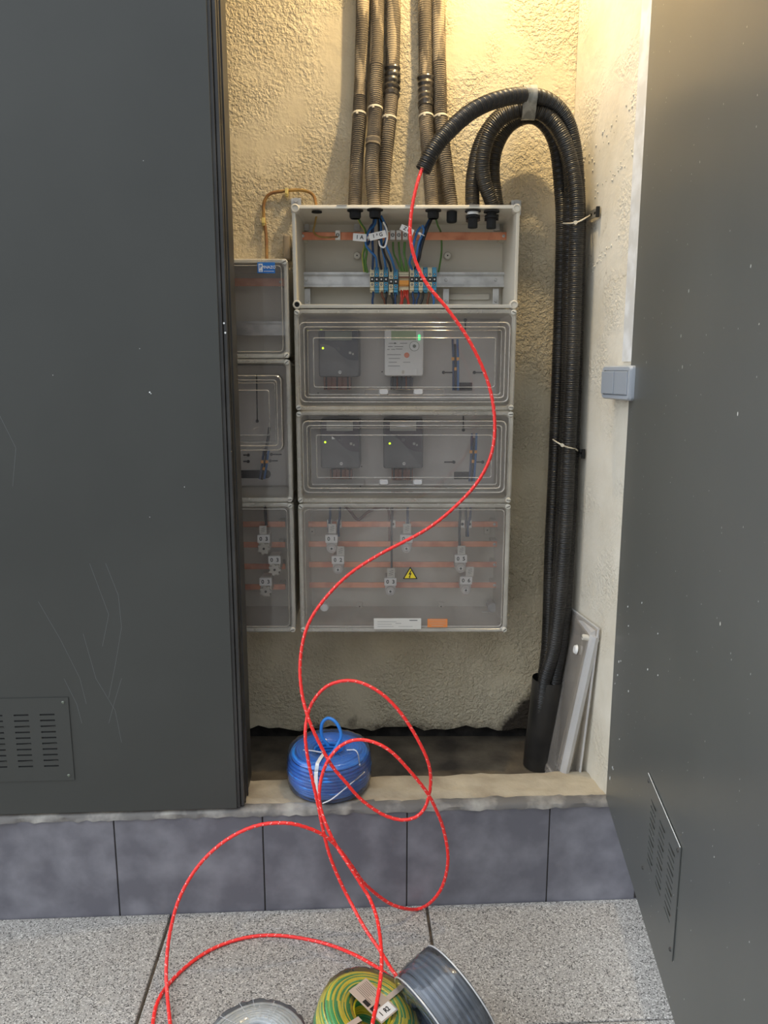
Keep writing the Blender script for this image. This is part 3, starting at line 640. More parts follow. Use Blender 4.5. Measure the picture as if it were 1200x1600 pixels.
# terminal blocks
def terminal(px, dz, m, label):
    p = at(px, 437+dz, 2.03); w = .0054; root = thing('terminal_block', p+Vector((0, .03, -.03)), label, 'terminal block', 'terminal blocks on the metal rail')
    mb = MB(); mb.box(p+Vector((-w, -.006, -.018)), p+Vector((w, .028, .018)), .0008); mb.box(p+Vector((-w, .004, -.031)), p+Vector((w, .034, .031)), .0008)
    mb.box(p+Vector((-w, -.002, -.026)), p+Vector((w, .02, .026)), .0008); mb.build('housing', m, root)
    s = MB(); s.box(p+Vector((-w*.9, -.0075, -.0065)), p+Vector((w*.9, -.004, .0065)), .0006); s.cyl(p+Vector((0, -.0073, 0)), p+Vector((0, -.0084, 0)), .0022, n=10, mi=1); s.build('jumper', ['ink', 'nickel'], root)
    for q in (.0125, -.0125):
        h = MB(); h.cyl(p+Vector((0, -.0055, q)), p+Vector((0, -.0066, q)), .0030, n=12); h.cyl(p+Vector((0, -.0064, q)), p+Vector((0, -.0068, q)), .0016, n=8, mi=1); h.build('clamp_screw', ['ink', 'steel'], root)
    return root
TB = [(581.5, 0, 'tb_cream'), (588.7, 0, 'tb_blue'), (595.9, 0, 'tb_cream'), (603.1, 0, 'tb_blue'), (611.0, 3.5, 'tb_cream'), (618.4, 3.5, 'tb_blue'),
      (643.6, 0, 'tb_cream'), (650.6, 0, 'tb_blue'), (657.6, 0, 'tb_cream'), (664.6, 0, 'tb_blue'), (671.6, 0, 'tb_cream'), (678.6, 0, 'tb_blue')]
ordn = ['first', 'second', 'third', 'fourth', 'fifth', 'sixth']
for i, (px, dz, m) in enumerate(TB):
    colr = 'cream' if 'cream' in m else 'blue'; side = 'left of the orange block' if i < 6 else 'right of the orange block'
    if i in (4, 5): lab = f'{colr} terminal block of the lower-sitting pair'
    else: lab = f'{colr} terminal block, {ordn[i % 6]} from left {"before" if i < 6 else "after"} the orange block'
    terminal(px, dz, m, lab)
p = at(631, 437, 2.035); root = thing('terminal_block', p+Vector((0, .025, -.03)), 'narrow orange and cream terminal comb between the two rows of blue and cream blocks', 'terminal block', 'terminal blocks on the metal rail')
mb = MB(); mb.box(p+Vector((-.013, .002, -.028)), p+Vector((.013, .03, .028)), .001, 0); mb.box(p+Vector((-.013, -.004, -.016)), p+Vector((.013, .02, -.002)), .001, 1); mb.box(p+Vector((-.013, -.003, .003)), p+Vector((.013, .02, .018)), .001, 0)
mb.box(p+Vector((-.0128, -.005, .0035)), p+Vector((.0128, -.003, .0075)), 0, 3)
mb.build('housing', ['tb_cream', 'tb_orange', 'ink', 'brown'], root)
for zz in (.0125, -.014):
    mb = MB()
    for k in range(6): q = p+Vector((-.0105+k*.0042, -.0046 if zz < 0 else -.0036, zz)); mb.cyl(q+Vector((0, .002, 0)), q, .0011, n=8)
    mb.build('wire_entry', 'ink', root)

def wire(pts, r, m, label, cat='wire', group='wires in the open box', name='wire', m2=None):
    P = smooth_path([at(*p) for p in pts], .005); mb = MB()
    mb.sweep(P, r, 8, mfun=(lambda i, k: 1 if (k in (0, 1)) else 0) if m2 else None)
    return tag(mb.build(name, [m]+([m2] if m2 else []), origin=P[0], smooth=True), label, cat, group)
WR = .0030
wire([(586, 332, 2.0), (584, 345, 2.0), (581, 362, 1.995), (575, 382, 1.99), (572, 372, 1.985), (579, 355, 1.985), (583, 352, 1.99), (582, 375, 1.995), (583, 400, 2.0), (582, 421, 2.02)], WR, 'navy', 'dark blue wire looped beside the 1A marker, ending in leftmost terminal')
wire([(588, 332, 2.0), (586, 350, 1.99), (576, 362, 1.982), (571, 380, 1.984), (578, 392, 1.99), (587, 402, 2.0), (589, 421, 2.02)], .0028, 'blue', 'light blue wire curling round the 1A marker tie into second terminal from left')
wire([(590, 332, 2.0), (592, 350, 1.99), (592, 375, 1.99), (592, 400, 2.0), (596, 421, 2.02)], WR, 'wblack', 'black wire dropping straight behind the tilted marker')
wire([(592, 332, 2.0), (595, 350, 1.985), (596, 380, 1.985), (600, 400, 1.995), (603, 421, 2.02)], WR, 'blue', 'blue wire under tilted marker to fourth terminal from left')
wire([(591, 333, 2.0), (597, 346, 1.98), (603, 352, 1.978), (605, 370, 1.978), (599, 384, 1.98), (601, 397, 1.99), (608, 412, 2.0), (611, 424, 2.02)], WR, 'wblack', 'black wire leading to cream block of the lower pair')
wire([(593, 333, 2.0), (600, 347, 1.975), (604, 365, 1.974), (603, 382, 1.976), (611, 402, 1.985), (618, 424, 2.02)], WR, 'blue', 'blue wire slanting right to blue block of the lower pair')
wire([(599, 347, 1.972), (604, 358, 1.970), (605, 372, 1.970), (601, 386, 1.972), (594, 384, 1.972), (592, 376, 1.974)], .0022, 'tag', 'pale wire loop hanging under the tilted marker')
wire([(556, 333, 2.0), (563, 348, 1.995), (571, 362, 2.0), (570, 385, 2.01), (567, 400, 2.015), (570, 425, 2.03)], WR, 'green', 'green and yellow wire from leftmost black gland bending down to the rail', m2='gy_yellow')
wire([(571, 384, 2.008), (573, 395, 2.01), (571, 410, 2.02), (574, 426, 2.03)], WR, 'green', 'short green wire beside the green and yellow wire near left end of the terminals')
for k, (a, b) in enumerate(((614, 627), (623, 629), (623, 631), (633, 634), (632, 637))):
    wire([(a, 378, 2.02), (a+(1 if k < 3 else -1), 395, 2.02), ((a+b)/2, 408, 2.02), (b, 424, 2.03)], .0024, 'green', f'thin green wire from bar clamps down to the orange block, {ordn[k]} from left')
wire([(676, 333, 2.0), (670, 345, 1.99), (663, 360, 1.985), (658, 380, 1.985), (655, 400, 1.99), (651, 421, 2.02)], WR, 'navy', 'dark blue wire slanting down left from gland above the right terminals')
wire([(679, 333, 2.0), (671, 350, 1.98), (664, 368, 1.98), (658, 390, 1.985), (655, 405, 1.99), (648, 420, 2.02)], WR, 'wblack', 'black wire slanting beside the dark blue wire right of the red rope')
wire([(657, 355, 1.975), (652, 362, 1.973), (647, 378, 1.975), (644, 395, 1.98), (640, 410, 2.0), (644, 421, 2.02)], WR, 'blue', 'blue wire just left of the red rope near the tilted marker')
wire([(660, 352, 1.976), (662, 362, 1.976), (655, 378, 1.978), (651, 398, 1.985), (650, 421, 2.02)], WR, 'blue', 'blue wire looped over the tilted marker behind the red rope')
wire([(680, 338, 2.01), (684, 352, 2.02), (689, 365, 2.055), (690, 392, 2.06), (687, 415, 2.05), (685, 425, 2.045)], .0024, 'green', 'thin green wire curving beside the right round boss')
wire([(495, 335, 2.0), (492, 350, 2.01), (490, 362, 2.02), (497, 369, 2.02), (510, 371, 2.025), (528, 370, 2.028)], .0024, 'cable_brown', 'reddish brown wire from left gland to the lone clamp on the bar')
k = 0
for px, px2, m, nm in ((583, 583, 'navy', 'dark blue'), (597, 601, 'brown', 'brown'), (604, 603, 'wblack', 'black'), (612, 614, 'wblack', 'black'), (618, 619, 'navy', 'dark blue'),
                   (627, 623, 'red', 'red'), (631, 628, 'red', 'red'), (634, 637, 'red', 'red'), (637, 641, 'red', 'red'), (645, 644, 'navy', 'dark blue'), (654, 650, 'navy', 'dark blue'), (661, 653, 'wblack', 'black'), (670, 668, 'brown', 'brown'), (676, 676, 'blue', 'blue')):
    where = ['under leftmost cream block', 'between left blocks', 'under fourth block', 'under lower cream block', 'under lower blue block', 'leftmost under orange block', 'second under orange block', 'third under orange block',
             'rightmost under orange block', 'right beside orange block', 'under right blue block', 'curving under right blocks', 'under right cream block', 'under rightmost block'][k]
    wire([(px, 453, 2.04), (px, 462, 2.03), ((px+px2)/2+(2 if k % 2 else -1), 470, 2.03), (px2, 484, 2.03)], .0028, m, f'{nm} wire running down into the box below, {where}', group='wires leaving the terminals downwards')
    k += 1
def tie(px, py, Y, r, ln, rot, label):
    p = at(px, py, Y); mb = MB(); T = Matrix.Translation(p) @ Matrix.Rotation(rot, 4, 'Y')
    ring = [T @ Vector((r*math.cos(t), r*.7*math.sin(t), 0)) for t in [2*math.pi*i/20 for i in range(20)]]
    mb.sweep(ring, .0013, 6, closed=True); mb.box((-.003, -r*.7-.003, -.0025), (.003, -r*.7+.002, .0025), .0005, 0, T); mb.sweep([T @ Vector((0, -r*.7, 0)), T @ Vector((.003, -r*.8, -ln))], .001, 6)
    tag(mb.build('cable_tie', 'tag', origin=p), label, 'cable tie', 'white ties on the wires in the open box')
tie(575, 372, 1.99, .010, .006, R(10), 'white tie at the end of the 1A marker')
tie(602, 363, 1.982, .010, .018, R(-10), 'white tie around blue wires at the right end of the tilted marker')
tie(656, 366, 1.98, .012, .006, R(20), 'white tie around the blue and black wires right of the red rope')

# ---- meter boxes
def meter(box_px, Y, inlay, led_px, lcd, label, light=False, term=None):
    l, t, r, b = box_px; A, B = at(l, t, Y), at(r, b, Y); root = thing('electricity_meter', ((A.x+B.x)/2, 2.088, B.z), label, 'electricity meter')
    mb = MB(); x0, x1, z0, z1 = A.x, B.x, B.z, A.z
    c = 'meter_white' if light else 'meter'
    mb.loft([(x0, x1, z0, z1, .006, 2.087), (x0, x1, z0, z1, .006, Y+.006), (x0+.002, x1-.002, z0+.002, z1-.002, .006, Y+.001), (x0+.005, x1-.005, z0+.005, z1-.005, .005, Y)]); mb.build('housing', c, root, smooth=30)
    w, h = x1-x0, z1-z0
    if not light:
        # dark swoosh inlay
        s = MB(); top = []; bot = []; N = 18
        for k in range(N+1):
            f = k/N; xx = x0+.004+(w-.008)*f; g = .30+.36/(1+math.exp(-(f-.48)*9)); top.append((xx, Y-.0006, z1-.004)); bot.append((xx, Y-.0006, z1-h*g if True else 0))
        n = len(top); s.add(top+bot, [(i, i+1, n+i+1, n+i) for i in range(N)]); s.build('inlay', inlay, root)
        q = MB(); q.lathe((x0+w*.5, Y-.0005, z1-h*.42), [(.0040, 0), (.0036, .0015), (.0020, .001)], 14); q.build('sensor_port', 'meter', root)
        q = MB(); q.lathe((x0+w*.52, Y-.0005, z0+h*.10), [(.0045, -.001), (.0040, .0018), (.002, .0018)], 12); q.box((x0+w*.52-.003, Y-.0028, z0+h*.10-.0005), (x0+w*.52+.003, Y-.002, z0+h*.10+.0005), 0, 1); q.build('seal_screw', ['steel', 'ink'], root)
        q = MB(); q.box((x0+w*.74, Y-.0012, z1-h*.52), (x0+w*.80, Y-.0002, z1-h*.47)); q.box((x0+w*.82, Y-.0012, z1-h*.54), (x0+w*.86, Y-.0002, z1-h*.50)); q.build('printed_mark', 'lcd_pale', root)
        d = MB(); d.box((x0+w*.16, Y-.0025, z1-h*.235), (x0+w*.82, Y+.001, z1-h*.05), .001); d.build('display', lcd, root)
    else:
        d = MB(); d.box((x0+w*.18, Y-.0012, z1-h*.23), (x0+w*.80, Y+.001, z1-h*.04), .0006); d.build('display', lcd, root)
        q = MB(); q.lathe((x0+w*.76, Y+.0002, z1-h*.36), [(.0126, 0), (.0124, .0006)], 22, mi=1); q.lathe((x0+w*.76, Y-.0002, z1-h*.36), [(.0115, 0), (.011, .0015), (.0075, .0015), (.007, .001)], 22); q.lathe((x0+w*.76, Y-.001, z1-h*.36), [(.0045, 0), (.0042, .001)], 14, mi=1); q.build('sensor_port', ['white', 'lcd'], root, smooth=True)
        q = MB(); q.lathe((x0+w*.57, Y-.0002, z1-h*.55), [(.0068, 0), (.0062, .0015)], 18); q.build('button', 'orange_btn', root)
        q = MB()
        for k, (f, g, ln) in enumerate(((.12, .30, .20), (.40, .30, .18), (.10, .37, .12), (.26, .37, .22), (.08, .43, .06), (.18, .43, .10), (.30, .42, .16), (.08, .54, .34), (.12, .62, .28), (.12, .70, .20), (.48, .70, .18), (.10, .78, .3))):
            q.box((x0+w*f, Y-.0006, z1-h*g-.0005), (x0+w*(f+ln), Y-.0001, z1-h*g+.0005))
        q.box((x0+w*.26, Y-.0007, z1-h*.315), (x0+w*.29, Y-.0001, z1-h*.285)); q.build('printed_lines', 'ink', root)
        q = MB(); q.box((x0+w*.12, Y-.003, z0+.002), (x0+w*.84, Y+.001, z0+h*.16), .001); q.lathe((x0+w*.48, Y-.003, z0+h*.09), [(.005, 0), (.0045, .001)], 12, mi=1); q.box((x0+w*.48-.0004, Y-.0045, z0+h*.09-.004), (x0+w*.48+.0004, Y-.0038, z0+h*.09+.004), 0, 2); q.build('terminal_cover', ['meter_white', 'screw', 'ink'], root)
    L_ = at(*led_px, Y-.001); q = MB(); q.lathe(L_, [(.0028, -.001), (.0026, .001), (.0012, .0018)], 12)
    if light: q = MB(); q.box(L_+Vector((-.0025, -.0006, -.0065)), L_+Vector((.0025, .0005, .0065)), .0006)
    q.build('indicator_light', 'led_g' if light else 'led', root)
    # terminals under the meter with wire tails
    tl_, tt, tr_, tb_ = term; A, B = at(tl_, tt, Y+.03), at(tr_, tb_, Y+.03); q = MB(); q.box((A.x, Y+.022, B.z), (B.x, 2.087, A.z), .001); ter = q.build('terminal_strip', 'meter_dark' if light else 'brown', root)
    q = MB(); n = 5
    for k in range(n):
        xx = A.x+(B.x-A.x)*(k+.5)/n; q.cyl((xx, Y+.024, A.z+.004), (xx, Y+.018, B.z+.002), .0022, n=8, mi=k % 2); q.lathe((xx, Y+.021, (A.z+B.z)/2-.001), [(.0025, 0), (.002, .001)], 8, mi=2)
    q.build('terminal_wires', ['wblack', 'brown', 'nickel'], ter)
def meter_box(z0, z1, win_px, label, mat_='clear'):
    root = thing('enclosure_box', ((ML+MR)/2, YB, z0), label, 'electrical enclosure', 'clear-covered boxes of the meter cabinet')
    x0, x1 = ML, MR; shell(root, x0+.001, x1-.001, z0+.001, z1-.001, YF+.024)
    pl = plate_part(root, x0+.02, x1-.02, z0+.018, z1-.018)
    l, t, r, b = win_px; w = (X(l, (t+b)/2, YF-.02), X(r, (t+b)/2, YF-.02), Z(b, YF-.02), Z(t, YF-.02))
    cover(root, x0, x1, z0, z1-.0015, YF, mat_, w); return root, pl
b2, pl2 = meter_box(zt[2], zt[1], (468, 503, 796, 629), 'upper meter box with raised clear window, holding a charcoal meter and a white meter')
b3, pl3 = meter_box(zt[3], zt[2], (473, 657, 790, 770), 'lower meter box with raised clear window, holding two charcoal meters')
for (px, py) in ((563, 581), (597, 581), (497, 614), (563, 760), (600, 729), (565, 729), (516, 762), (545, 762), (685, 497)):
    q = MB(); p = at(px, py, 2.0875); q.lathe(p, [(.0018, 0), (.0018, .0008)], 8); q.build('plate_hole', 'black', pl2 if py < 640 else pl3)
for a, b in (((712, 560), (690, 581)), ((760, 581), (742, 581)), ((728, 540), (728, 498))): pass
keyslot(b2, (712, 582), (693, 582)); keyslot(b2, (757, 582), (741, 582)); keyslot(b2, (727, 530), (727, 500))
keyslot(b3, (694, 722), (709, 722)); keyslot(b3, (738, 722), (754, 722)); keyslot(b3, (724, 650), (724, 672))
meter((497, 514, 562, 589), 1.995, 'meter_dark', (504.5, 544), 'lcd', 'charcoal meter with yellow light in upper meter box, left of the white meter', term=(506, 588, 548, 609))
meter((600, 514, 662, 588), 1.995, None, (655, 527), 'lcd_green', 'white meter with orange button and green light in upper meter box', True, term=(610, 590, 645, 609))
meter((500, 655, 563, 732), 2.0, 'meter_plum', (508, 691), 'lcd_pale', 'charcoal meter under white arrow chip, left one in lower meter box', term=(516, 733, 550, 748))
meter((599, 655, 661, 732), 2.0, 'meter_plum', (609, 693), 'lcd_pale', 'charcoal meter at the middle of lower meter box', term=(612, 733, 645, 750))
q = MB(); p = at(521, 684, 1.996); q.add([p+Vector((-.004, -.003, .004)), p+Vector((.001, -.003, .001)), p+Vector((.005, -.003, -.003)), p+Vector((-.004, -.003, -.004))], [(0, 1, 2, 3)]); q.build('white_chip', 'white', b3)
# spare tails with ferrules
def tails(px0, py0, px1, py1, Y, label, lean=0):
    a, b = at(px0, py0, Y), at(px1, py1, Y); root = thing('wire_tail', b, label, 'wires')
    for k, (dx, m) in enumerate(((-.006, 'navy'), (0, 'wblack'), (.006, 'blue'))):
        q = MB(); A = a+Vector((dx, 0, -.012*(k % 2))); B = b+Vector((dx, 0, 0)); q.sweep(smooth_path([A, A.lerp(B, .5)+Vector((.001, -.0006, 0)), B], .01), .0030, 8)
        w = q.build('core', m, root, smooth=True); s = MB(); c = A.lerp(B, .35+.15*(k % 2)); d = (B-A).normalized(); s.cyl(c, c+d*.008, .0042, n=10); s.build('sleeve', 'ferrule', w)
tails(711, 530, 712, 610, 2.02, 'dark wire tails with orange sleeves standing behind upper meter window')
tails(741, 677, 737, 752, 2.02, 'dark wire tails with orange sleeves behind lower meter window')
q = MB(); p = at(725, 603, 2.085); q.box(p+Vector((-.022, 0, -.012)), p+Vector((.022, .002, .009)), .002); q.build('cable_opening', 'black', b2)
q = MB(); p = at(722, 743, 2.085); q.box(p+Vector((-.022, 0, -.010)), p+Vector((.022, .002, .010)), .002); q.build('cable_opening', 'black', b3)

# ---- fuse boxes
def fuse_holder(px, py, s, label, group, Y=2.0, style='round'):
    p = at(px, py, Y); root = thing('fuse_holder', p+Vector((0, .05, -.04)), label, 'fuse holder', group)
    q = MB(); q.box(p+Vector((-.0145, .004, -.030)), p+Vector((.0145, .050, .012)), .003); q.build('holder', 'plate' if style == 'round' else 'screw', root)
    q = MB(); q.box(p+Vector((-.0165, -.0015, -.0105)), p+Vector((.0165, .0035, .0105)), .0008); tg = q.build('number_tag', 'tag', root)
    x = MB(); text_mb(x, s[0], .0145, p+Vector((-.0075, -.0020, 0)), bold=.0004); text_mb(x, s[1], .0145, p+Vector((.0080, -.0020, 0)), bold=.0004); x.build('digits', 'ink', tg)
    c = p+Vector((.0, .0, -.026)); q = MB(); N = 10
    if style == 'round': q.lathe(c, [(.0135, -.012), (.0135, .001), (.011, .004), (.008, .004), (.0075, .001)], 18)
    else:
        n = 56; vs = []
        for y_ in (.012, -.004):
            vs += [c+Vector(((.0145+.0026*math.cos(7*t))*math.cos(t), y_, (.0145+.0026*math.cos(7*t))*math.sin(t))) for t in [2*math.pi*i/n for i in range(n)]]
        q.add(vs, [(i, (i+1) % n, n+(i+1) % n, n+i) for i in range(n)]+[tuple(range(n, 2*n))])
    q.cyl(c+Vector((0, -.003, 0)), c+Vector((0, -.0055, 0)), .0032, n=10, mi=1); 
    if style == 'round': q.box(c+Vector((-.006, -.0048, -.005)), c+Vector((.006, -.001, .005)), .001, 2)
    q.build('fuse_cap', ['plate' if style == 'round' else 'screw', 'ink', 'tag'], root, smooth=True)
    return root, p
def paper_slip(px, py, Y, w, h, label):
    p = at(px, py, Y); q = MB(); q.box(p+Vector((-w/2, -.0005, -h/2)), p+Vector((w/2, .0005, h/2))); o = tag(q.build('paper_slip', 'paper', origin=p), label, 'label', 'handwritten slips on the fuse holders')
    x = MB(); pts = [p+Vector((w*.3*math.sin(k*1.9), -.0009, h*(.32-.065*k))) for k in range(10)]; x.ribbon(pts, .0006, (0, 1, 0)); x.build('scribble', 'meter', o)
def fuse_box(x0, x1, z0, z1, label, material):
    root = thing('enclosure_box', ((x0+x1)/2, YB, z0), label, 'electrical enclosure', 'clear-covered boxes of the meter cabinet')
    shell(root, x0+.001, x1-.001, z0+.001, z1-.001, YF+.022); cover(root, x0, x1, z0, z1-.0015, YF, material); return root
b4 = fuse_box(ML, MR, zt[4], zt[3], 'wide bottom fuse box with four copper bars and yellow warning triangle', 'clear_dusty')
for py in (819, 850, 882, 914): busbar(b4, py, 472, 779, 2.055, .0155)
for px in (529, 563.5) if False else (): pass
for i, (px, py) in enumerate(((515, 818), (530, 818), (614, 818), (637, 818), (722, 818), (733, 818))):
    p = at(px, py, 2.045); q = MB(); q.box(p+Vector((-.0065, -.008, -.011)), p+Vector((.0065, .004, .011)), .001); q.cyl(p+Vector((0, -.008, 0)), p+Vector((0, -.009, 0)), .004, n=12, mi=1); q.build('bar_clamp', ['nickel', 'ink'], b4)
FH = [(518, 842, '01', (519, 826)), (528, 875, '02', (532, 861)), (610, 909, '03', (611, 895)), (635, 842, '04', (636, 826)), (720, 873, '05', (721, 860)), (728, 907, '06', (734, 893))]
dsc = {'01': 'upper left', '02': 'lower left', '03': 'just left of the warning triangle', '04': 'above the warning triangle', '05': 'upper right', '06': 'lowest right'}
for px, py, s, (lx, ly) in FH:
    fuse_holder(px, py, s, f'grey fuse holder tagged 0 {s[1]}, {dsc[s]}', 'fuse holders in the wide fuse box')
    paper_slip(lx, ly, 2.004, .021, .026, f'handwritten paper slip of the holder {dsc[s]}')
for i, (a, b, m, d) in enumerate(((516, 514, 'navy', 'leftmost above the upper left tag'), (531, 529, 'navy', 'second from left by the upper left tag'), (613, 612, 'wblack', 'thin and longest, reaching the lowest bar'), (637, 637, 'navy', 'near the middle'), (719, 718, 'wblack', 'left of the two right clamps'), (728, 729, 'wblack', 'through the two right clamps'), (735, 731, 'navy', 'rightmost in the box'))):
    end = 895 if i == 2 else (870 if i == 4 else 838)
    wire([(a, 786, 2.05), (a, 805, 2.04), (b, 822, 2.03), (b, end, 2.035)], .0034 if i != 2 else .0028, m, f'{"black" if m=="wblack" else "dark blue"} wire in the wide fuse box, {d}', group='wires in the wide fuse box')
wire([(536, 786, 2.075), (548, 800, 2.075), (560, 812, 2.075), (575, 800, 2.075), (598, 792, 2.075), (608, 800, 2.075), (609, 850, 2.075)], .004, 'brown', 'brown wire sagging behind the top copper bar of the wide fuse box', group='wires in the wide fuse box')
q = MB()
for px, py in ((488, 830), (562, 947), (689, 947), (761, 828)): p = at(px, py, 2.096); q.box(p+Vector((-.009, -.004, -.012)), p+Vector((.009, .004, .012)), .003); q.cyl(p+Vector((0, -.004, 0)), p+Vector((0, -.0048, 0)), .0018, n=8, mi=1)
q.build('fixing_boss', ['shell', 'ink'], b4)
q = MB(); q.box((X(480, 957, 2.08), 2.062, Z(960, 2.08)-.004), (X(772, 957, 2.08), 2.099, Z(960, 2.08)), .002); q.build('moulded_ledge', 'shell', b4)
q = MB(); p = at(507, 948, 1.93); q.lathe(p, [(.012, -.01), (.012, .002), (.010, .009), (.005, .012)], 18); q.build('filler_plug', 'white', b4, smooth=True)
q = MB(); p = at(770, 950, 2.05); q.lathe(p, [(.014, -.04), (.014, 0), (.010, .004), (.006, .004)], 14); q.lathe(p+Vector((.018, .0, -.012)), [(.012, -.04), (.012, 0), (.007, .004)], 14); q.box(p+Vector((-.03, -.002, -.02)), p+Vector((-.01, .002, -.010)), .001); q.build('cable_entry', 'clear_rim', b4, smooth=True)
# warning triangle on the cover
p = at(641, 896.5, YF-.0005); s = .0185; yv = -.0012
q = MB(); tri = lambda k, dy: [p+Vector((0, dy, k*1.02)), p+Vector((-k, dy, -k*.72)), p+Vector((k, dy, -k*.72))]
a_, b_ = tri(s, yv), tri(s, .0008); q.add(a_+b_, [(0, 1, 2), (3, 5, 4), (0, 3, 4, 1), (1, 4, 5, 2), (2, 5, 3, 0)], 0); q.add([v+Vector((0, 0, -.0006)) for v in tri(s*.80, yv-.0003)], [(0, 1, 2)], 1)
bolt = [(.001, .0095), (-.0045, -.002), (-.0008, -.001), (-.0025, -.0075), (-.004, -.0068), (-.0015, -.0115), (.0008, -.0068), (-.0008, -.0074), (.0038, .0025), (.0002, .0012), (.0035, .0095)]
q.add([p+Vector((x, yv-.0006, z)) for x, z in bolt], [(0, 1, 2, 9, 10), (2, 3, 7, 8, 9), (4, 5, 6)], 0)
q.build('warning_triangle', ['ink', 'yellow'], b4, recalc=False)
def sticker(parent, l, t, r, b, m, lines, name, Y=YF-.0005, ink='ink'):
    A, B = at(l, t, Y), at(r, b, Y); q = MB(); q.box((A.x, Y-.0006, B.z), (B.x, Y+.0004, A.z)); o = q.build(name, m, parent); q = MB()
    for (fx, fz, fl, hh) in lines: q.box((A.x+(B.x-A.x)*fx, Y-.0009, A.z+(B.z-A.z)*fz), (A.x+(B.x-A.x)*(fx+fl), Y-.0006, A.z+(B.z-A.z)*fz-hh))
    q.build('print', ink, o); return o
sticker(b4, 584, 966, 658, 983, 'paper', [(.75, .15, .17, .0020), (.08, .30, .40, .0005), (.08, .52, .3, .0005), (.46, .45, .12, .0008), (.08, .74, .34, .0005), (.52, .74, .30, .0005)], 'rating_label', ink='meter')
sticker(b4, 668, 967, 699, 980, 'orange', [(.06, .10, .85, .0012), (.10, .36, .80, .0008), (.08, .56, .84, .0008), (.2, .78, .6, .0012)], 'orange_label', ink='tanpaper')

# ---- left column
lx0, lx1 = LL, LR
bl1 = fuse_box(lx0, lx1, zl[1], zl[0], 'small top-left box with clear cover and blue maker label', 'clear')
busbar(bl1, 441, 300, 446, 2.05, .020)
q = MB(); zz = Z(513, 2.06); q.box((lx0+.015, 2.058, zz-.018), (lx1-.02, 2.0595, zz-.012)); q.box((lx0+.015, 2.058, zz+.012), (lx1-.02, 2.0595, zz+.018)); q.box((lx0+.015, 2.062, zz-.012), (lx1-.02, 2.066, zz+.012)); q.build('din_rail', 'steel', bl1)
A, B = at(402, 410, YF), at(430, 427, YF); q = MB(); q.box((A.x, YF-.0014, B.z), (B.x, YF+.0004, A.z), .0003); lb = q.build('maker_label', 'brand', bl1)
x = MB(); h = A.z-B.z; w = B.x-A.x; c = (A+B)/2
x.box((A.x+w*.07, YF-.0018, B.z+h*.12), (A.x+w*.30, YF-.0014, A.z-h*.12), 0, 0); text_mb(x, 'P', .012, (A.x+w*.185, YF-.0021, c.z+.002), 1, bold=.0003); x.box((A.x+w*.12, YF-.0020, B.z+h*.20), (A.x+w*.25, YF-.0018, B.z+h*.25), 0, 1)
text_mb(x, 'PINAZO', .0092, (A.x+w*.645, YF-.0019, c.z+.001), 0, bold=.0001); x.box((A.x+w*.36, YF-.0018, B.z+h*.16), (A.x+w*.93, YF-.0014, B.z+h*.20), 0, 0); x.build('lettering', ['white', 'brand'], lb)
bl2 = thing('enclosure_box', ((lx0+lx1)/2, YB, zl[2]), 'tall middle-left box with small raised clear window and loose wire ends', 'electrical enclosure', 'clear-covered boxes of the meter cabinet')
shell(bl2, lx0+.001, lx1-.001, zl[2]+.001, zl[1]-.001, YF+.022); plp = plate_part(bl2, lx0+.02, lx1-.016, zl[2]+.018, zl[1]-.016)
cover(bl2, lx0, lx1, zl[2], zl[1]-.0015, YF, 'clear', (lx0+.03, X(441, 640, YF-.02), Z(704, YF-.02), Z(586, YF-.02)))
keyslot(bl2, (401, 585), (402, 658)); keyslot(bl2, (380, 711), (388, 711)); keyslot(bl2, (380, 721), (388, 721)); keyslot(bl2, (440, 710), (424, 710)); keyslot(bl2, (434, 720), (422, 720))
q = MB(); p = at(400, 741, 2.085); q.loft([(p.x-.05, p.x+.040, p.z-.011, p.z+.011, .010, 2.089), (p.x-.05, p.x+.040, p.z-.011, p.z+.011, .010, 2.085)]); q.build('cable_opening', 'black', bl2)
tails(416, 702, 409, 750, 2.02, 'dark wire tails with orange sleeves in the tall middle-left box')
q = MB(); q.sweep(smooth_path([at(421, 668, 2.03), at(418, 690, 2.02), at(413, 712, 2.02)], .01), .004, 8); tag(q.build('wire', 'wblack', origin=at(421, 668, 2.03)), 'single black wire curving up above the tails in the middle-left box', 'wire')
bl3 = fuse_box(lx0, lx1, zl[3], zl[2], 'narrow bottom-left fuse box with three star-shaped fuse caps', 'clear')
for py in (819, 851, 885, 917): busbar(bl3, py, 300, 446, 2.055, .0155, holes=False)
for px, py, ps, wh in ((412, 842, None, 'topmost'), (429, 875, None, 'middle, set to the right'), (415, 909, None, 'lowest')):
    fuse_holder(px, py, '03', f'cream star-capped fuse holder tagged 0 3, {wh}', 'fuse holders in the bottom-left fuse box', 1.985, 'star')
paper_slip(411, 828, 1.988, .019, .022, 'paper slip above the topmost star-capped fuse holder')
wire([(414, 790, 2.05), (415, 806, 2.04), (416, 822, 2.03)], .004, 'wblack', 'black wire end at the top of the bottom-left fuse box', group='wires in bottom-left fuse box')
